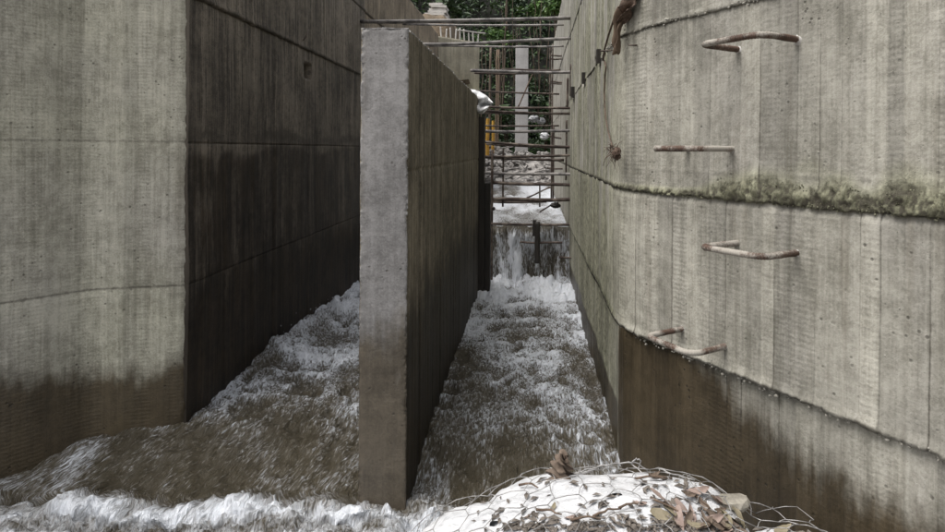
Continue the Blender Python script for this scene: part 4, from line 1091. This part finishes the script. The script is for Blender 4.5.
# dead leaves
def leaf_mesh(L, W, curl, seed):
    n, m = 9, 5; V = []; rn = random.Random(seed); tw = rn.uniform(-.8, .8); side = rn.uniform(-.3, .3)
    for i in range(n):
        s = i / (n - 1); w_ = W * math.sin(math.pi * min(1, s * .92 + .06)) ** .8 * (1 - .25 * s)
        for j in range(m):
            q = (j / (m - 1) - .5) * 2
            x = (s - .5) * L; y = q * w_ * .5 + side * L * (s - .5) ** 2; z = curl * L * ((s - .5) ** 2 * 1.6) + curl * W * .9 * abs(q) + tw * q * w_ * (s - .5) + rn.uniform(-1, 1) * .003
            V.append((x, y, z))
    V = [Vector(v) for v in V]; F = [tuple(int(q) for q in f) for f in grid_faces(n, m)]
    me = make_mesh('leaf', V, F)
    return me
leaf_kinds = [[leaf_mesh(.15, .055, .08, 1), leaf_mesh(.11, .045, .15, 2), leaf_mesh(.17, .06, .05, 3)], [leaf_mesh(.10, .04, .22, 4), leaf_mesh(.075, .03, .3, 5), leaf_mesh(.12, .04, .12, 6)], [leaf_mesh(.13, .06, .06, 7), leaf_mesh(.09, .04, .14, 8)]]
for kk, mn in enumerate(('dead1', 'dead2', 'dead3')):
    for me in leaf_kinds[kk]: me.materials.append(M[mn])
def put_leaf(x, y, kind, idx, rz, lift=.012, tilt=None, lab=None, scale=1.0):
    z, nrm = ground_at(x, y)
    if z < .1: return
    o = link('dead_leaf', leaf_kinds[kind][idx % len(leaf_kinds[kind])], None)
    q = Vector((0, 0, 1)).rotation_difference(nrm).to_matrix() @ Matrix.Rotation(rz, 3, 'Z') @ Matrix.Rotation(tilt[0] if tilt else 0, 3, 'X') @ Matrix.Rotation(tilt[1] if tilt else 0, 3, 'Y')
    o.matrix_world = Matrix.Translation((x, y, z + lift)) @ q.to_4x4() @ Matrix.Scale(scale, 4)
    labs = (('pinkish brown dead leaf lying on the sandbag mesh', 'pinkish dead leaves'), ('dark brown curled dead leaf lying on the sandbag mesh', 'dark curled dead leaves'), ('olive tan dead leaf lying on the sandbag mesh', 'olive dead leaves'))[kind]
    place = ('on the sandbag slumping to the water' if x < .02 else 'on the low front of the big bulging sandbag' if x < .42 else 'on the big bulging sandbag near the wet wall' if x < .82 else 'by the stone below the wing wall')
    look = ('pinkish brown dead leaf', 'dark curled dead leaf', 'olive tan dead leaf')[kind]
    tag(o, look + ' ' + place, 'leaf', look.replace('leaf', 'leaves') + ' ' + place)
def pxl(px, py):                       # photo pixel -> spot on the bags
    dv = (P(px, py, 1) - Vector((0, 0, EYE))).normalized()
    h = bvh.ray_cast(Vector((0, 0, EYE)), dv); g = bvh_g.ray_cast(Vector((0, 0, EYE)), dv)
    c = [q for q in (h, g) if q[0] is not None]
    return min(c, key=lambda q: q[3])[0] if c else None
spots = [(668, 505, 0, 2, -.45), (688, 513, 0, 0, -.5), (668, 519, 2, 0, -.6), (708, 509, 1, 0, -.7), (700, 494, 0, 1, .2), (722, 512, 1, 1, .4), (735, 522, 0, 2, .8), (748, 512, 0, 0, .6), (752, 503, 0, 2, .5),
         (728, 526, 1, 2, 1.1), (715, 522, 0, 1, .3), (740, 530, 1, 0, -.3), (745, 520, 0, 2, .9), (700, 527, 2, 1, -.2), (683, 528, 1, 1, .5), (642, 504, 0, 1, -.5), (657, 477, 1, 1, .3), (662, 480, 1, 0, -.2),
         (615, 479, 1, 1, .1), (560, 515, 1, 0, .6), (547, 521, 1, 2, .2), (556, 508, 2, 1, 1.2), (572, 519, 0, 1, .3), (585, 524, 1, 0, -.5), (530, 518, 1, 1, .4), (603, 525, 1, 2, -.3), (622, 527, 1, 1, .2), (640, 524, 1, 0, .8),
         (533, 511, 2, 0, .1), (510, 528, 1, 2, .3), (492, 529, 0, 1, .6), (476, 528, 1, 0, .1), (590, 515, 1, 1, .9), (650, 527, 2, 1, .2), (717, 500, 1, 2, -.5), (690, 498, 1, 1, .2), (730, 506, 0, 0, .3), (755, 525, 0, 1, .2)]
for q in range(34):
    spots.append((random.uniform(735, 940), random.uniform(500, 531), random.choice((0, 0, 1, 2)), random.randint(0, 2), random.uniform(-3, 3)))
for q in range(16):
    spots.append((random.choice((random.uniform(670, 760), random.uniform(690, 760))), random.uniform(512, 531), random.choice((0, 1, 1, 1, 2)), random.randint(0, 2), random.uniform(-3, 3)))
for (px, py, kd, ix, rz) in spots:
    h = pxl(px, py)
    if h is None or (px < 655 and random.random() < .5) or px < 505: continue
    big = (px, py) == (688, 513)
    put_leaf(h.x, h.y, kd, ix, rz + random.uniform(-.2, .2), random.uniform(.002, .006) if px < 655 else random.uniform(.006, .018), (random.uniform(-.35, .35), random.uniform(-.3, .3)) if px > 655 else (random.uniform(-.12, .12), random.uniform(-.1, .1)), scale=random.uniform(.75, 1.1) if px > 655 else random.uniform(.30, .62))
# crumpled dead leaf standing up on the crest
def crumpled():
    mb = MB(); c = P(562, 472, 2.70); rn = random.Random(4)
    n, m = 48, 26; V = []
    for i in range(n):
        s = i / (n - 1)
        for j in range(m):
            q = j / (m - 1); a = q * 5.2 + .4 * math.sin(s * 7)
            rr = (.066 * (1 - .58 * s) + .019 * math.sin(s * 30 + q * 4 + 1.5 * math.sin(q * 7))) * (.8 + .3 * math.sin(a * 2 + s * 5))
            V.append(c + Vector((math.cos(a) * rr + .015 * s, math.sin(a) * rr * .7, -.062 + s * .140 + .012 * math.sin(a * 3 + s * 9))))
    return make_mesh('crumpled_leaf', V, grid_faces(n, m))
o = link('crumpled_leaf', crumpled(), M['dead2']); tag(o, 'large crumpled brown leaf standing up on the crest of the big sandbag', 'leaf')
h = pxl(737, 500); 
o = link('stone', lump_mesh('stone', None, (.085, .06, .045), 8), M['stone']); o.location = P(734, 501, 2.62); o.rotation_euler = (0, 0, .3)
if h: o.location = (h.x, h.y, h.z + .025)
tag(o, 'rounded greenish grey stone among dead leaves beside the wing wall', 'stone')
for i, (px, py, s) in enumerate(((776, 505, .07), (812, 516, .09), (868, 520, .08), (905, 511, .1))):
    h = pxl(px, py)
    if h:
        o = link('stone', lump_mesh('stone', None, (s, s * .8, s * .6), 20 + i), M['stone']); o.location = (h.x, h.y, h.z + s * .3)
        tag(o, 'grey stone lying on the leaf covered bank below the wing wall', 'stone', 'stones on the leafy bank')
# twigs and fine litter
for i, (x0, y0, x1, y1) in enumerate(((636, 481, 668, 479), (540, 513, 563, 517), (620, 511, 640, 506), (596, 519, 622, 511), (522, 487, 540, 490), (697, 498, 712, 511), (652, 500, 690, 520), (573, 522, 604, 521))):
    a, b = pxl(x0, y0), pxl(x1, y1)
    if a is None or b is None: continue
    a, b = a + Vector((0, 0, .012)), b + Vector((0, 0, .012)); rn = random.Random(i)
    pts = [a.lerp(b, q / 5) + Vector((rn.uniform(-.006, .006), rn.uniform(-.006, .006), .01 * math.sin(q / 5 * 3.1))) for q in range(6)]
    o = link('twig', make_mesh('twig', *tube(pts, lambda s: .0055 * (1 - .5 * s), 6)), M['twig']); tag(o, 'dark twig caught in the wire mesh on the sandbags', 'twig', 'twigs on the sandbags')
mbl = MB()
for i in range(560):
    px, py = (random.uniform(500, 760), 532 - abs(random.gauss(0, 6))) if random.random() < .40 else (random.uniform(640, 940), random.uniform(480, 534)) if random.random() < .75 else (random.uniform(470, 660), random.uniform(480, 534))
    h = pxl(px, py)
    if h is None or h.z < .2: continue
    s = random.uniform(.006, .02); rot = Matrix.Rotation(random.uniform(0, 6), 3, 'Z') @ Matrix.Rotation(random.uniform(-.5, .5), 3, 'X')
    z, nrm = ground_at(h.x, h.y)
    vs = [rot @ Vector(q) + Vector((h.x, h.y, z + .006)) for q in ((-s * 1.6, 0, 0), (0, -s * .6, .3 * s), (s * 1.6, 0, 0), (0, s * .6, .4 * s))]
    mbl.add((vs, [(0, 1, 2, 3)]))
M['litter'] = mat_plain('grey_litter', (0.065, 0.055, 0.046), (0.20, 0.175, 0.15), 30, .9, .3, .003)
o = link('leaf_litter', mbl.mesh('leaf_litter', False), M['litter']); tag(o, 'fine dark leaf litter and grit sprinkled over the sandbags', 'litter', kind='stuff')

# ------------------------------------------------------------------ small things on the right wall
def wall_px(px, py, out=.01):
    """spot on the right wall seen at a photo pixel"""
    if px >= 616:
        w_ = wing_pt(px); d = w_.y; p = P(px, py, d); return p + NW * out
    d = 0.605 * 600 / (px - 532); p = P(px, py, d); return p + Vector((-out, 0, 0))
vine = thing('hanging_root', 'dried brown root dangling down the pale wall to a clump of fibres', 'root', wall_px(605, 90))
path = [(606, 60), (608, 66), (607, 78), (606.5, 92), (607, 104), (608, 118), (611, 132), (615, 146)]
pts = [wall_px(x, y, .02) for x, y in path]
fine = []
for i in range(len(pts) - 1):
    for q in range(6): fine.append(pts[i].lerp(pts[i + 1], q / 6))
fine.append(pts[-1])
child('strand', make_mesh('strand', *tube(fine, lambda s: .006 * (1.1 - .3 * s), 6)), M['root'], vine)
child('root_clump', crumple('root_clump', wall_px(620, 153, .03), (.040, .045, .055), None, 9, 26), M['root'], vine)
mb = MB(); rn = random.Random(6)
for i in range(46):
    a = wall_px(617 + rn.uniform(-2, 4), 147 + rn.uniform(0, 9), .035); b = a + Vector((rn.uniform(-.07, .05), rn.uniform(-.05, .0), rn.uniform(-.10, .05)))
    mb.add(tube([a, a.lerp(b, .5) + Vector((rn.uniform(-.015, .015), 0, .015)), b], lambda s: .003 * (1 - .6 * s), 4))
tag(child('fibre', mb.mesh('fibre'), M['root'], vine), kind='stuff')
# dried leaf / bark strip hanging over the wall near the top
def strip(name, pts_px, widths, seed, mat, root):
    rn = random.Random(seed); V = []; n = len(pts_px) * 8 - 7; m = 10
    for i in range(n):
        s = i / 8; a = int(min(s, len(pts_px) - 2)); f = s - a
        x = pts_px[a][0] * (1 - f) + pts_px[a + 1][0] * f; y = pts_px[a][1] * (1 - f) + pts_px[a + 1][1] * f; w_ = widths[a] * (1 - f) + widths[a + 1] * f
        for j in range(m):
            q = j / (m - 1) - .5
            V.append(wall_px(x + q * w_, y + rn.uniform(-.15, .15) + 1.5 * math.sin(q * 9 + i * .3), .03 + .03 * math.cos(q * 6 + i * .22) + .012 * math.sin(i * .55 + q * 5)))
    me = make_mesh(name, V, grid_faces(n, m)); o = child(name, me, mat, root)
    sm = o.modifiers.new('thick', 'SOLIDIFY'); sm.thickness = .006
bark = thing('bark_strip', 'curled strip of brown dead bark hanging from above on the pale wall', 'bark', wall_px(632, 10))
strip('bark', [(636, -18), (635, -6), (633, 4), (628, 14), (622, 22)], [7, 12, 15, 10, 5], 1, M['root'], bark)
strip('torn_strip', [(623, 8), (621, 22), (620, 38), (619, 54)], [4, 5, 4, 3], 2, M['wood'], bark)
child('stalk', make_mesh('stalk', *tube([wall_px(x, y, .03) for x, y in ((617, 18), (612, 34), (608, 48), (606, 60))], .008, 6)), M['root'], bark)
def wedge(px, py, w_, h_, lab):
    c = wall_px(px, py, .01); o = link('wooden_wedge', MB().box((0, 0, 0), (.03, w_, h_)).mesh('wooden_wedge', False), M['darkwood_shade']); o.location = c; o.rotation_euler = (.1, 0, 0); tag(o, lab, 'wedge')
wedge(600.5, 56, .05, .06, 'dark square wood block wedged in the wall joint by the bark strip')
wedge(585, 78, .06, .065, 'dark wood block in the wall joint further up the channel')
wedge(573.5, 92, .10, .08, 'dark wood block at the joint beside the bar ends')
for (px, py, L, lab) in ((612, 49.5, .10, 'short rusty nail rod crossing the root top'), (636, 44.5, .035, 'small rusty nail sticking out above the pale boards')):
    a = wall_px(px, py, -.01); o = link('nail', make_mesh('nail', *tube([a - TW * L * .2, a + NW * .05 - TW * L], .006, 6)), M['rebar']); tag(o, lab, 'nail')
a = Vector((-2.72, 7.05, 3.40)); o = link('tie_wire', make_mesh('tie_wire', *tube([a, a + Vector((.05, .0, .06)), a + Vector((.06, .05, .14)), a + Vector((.05, .10, .18))], .006, 5)), M['rebar']); tag(o, 'bent tie wire sticking out above the square pocket', 'wire')
bpy.context.view_layer.update()
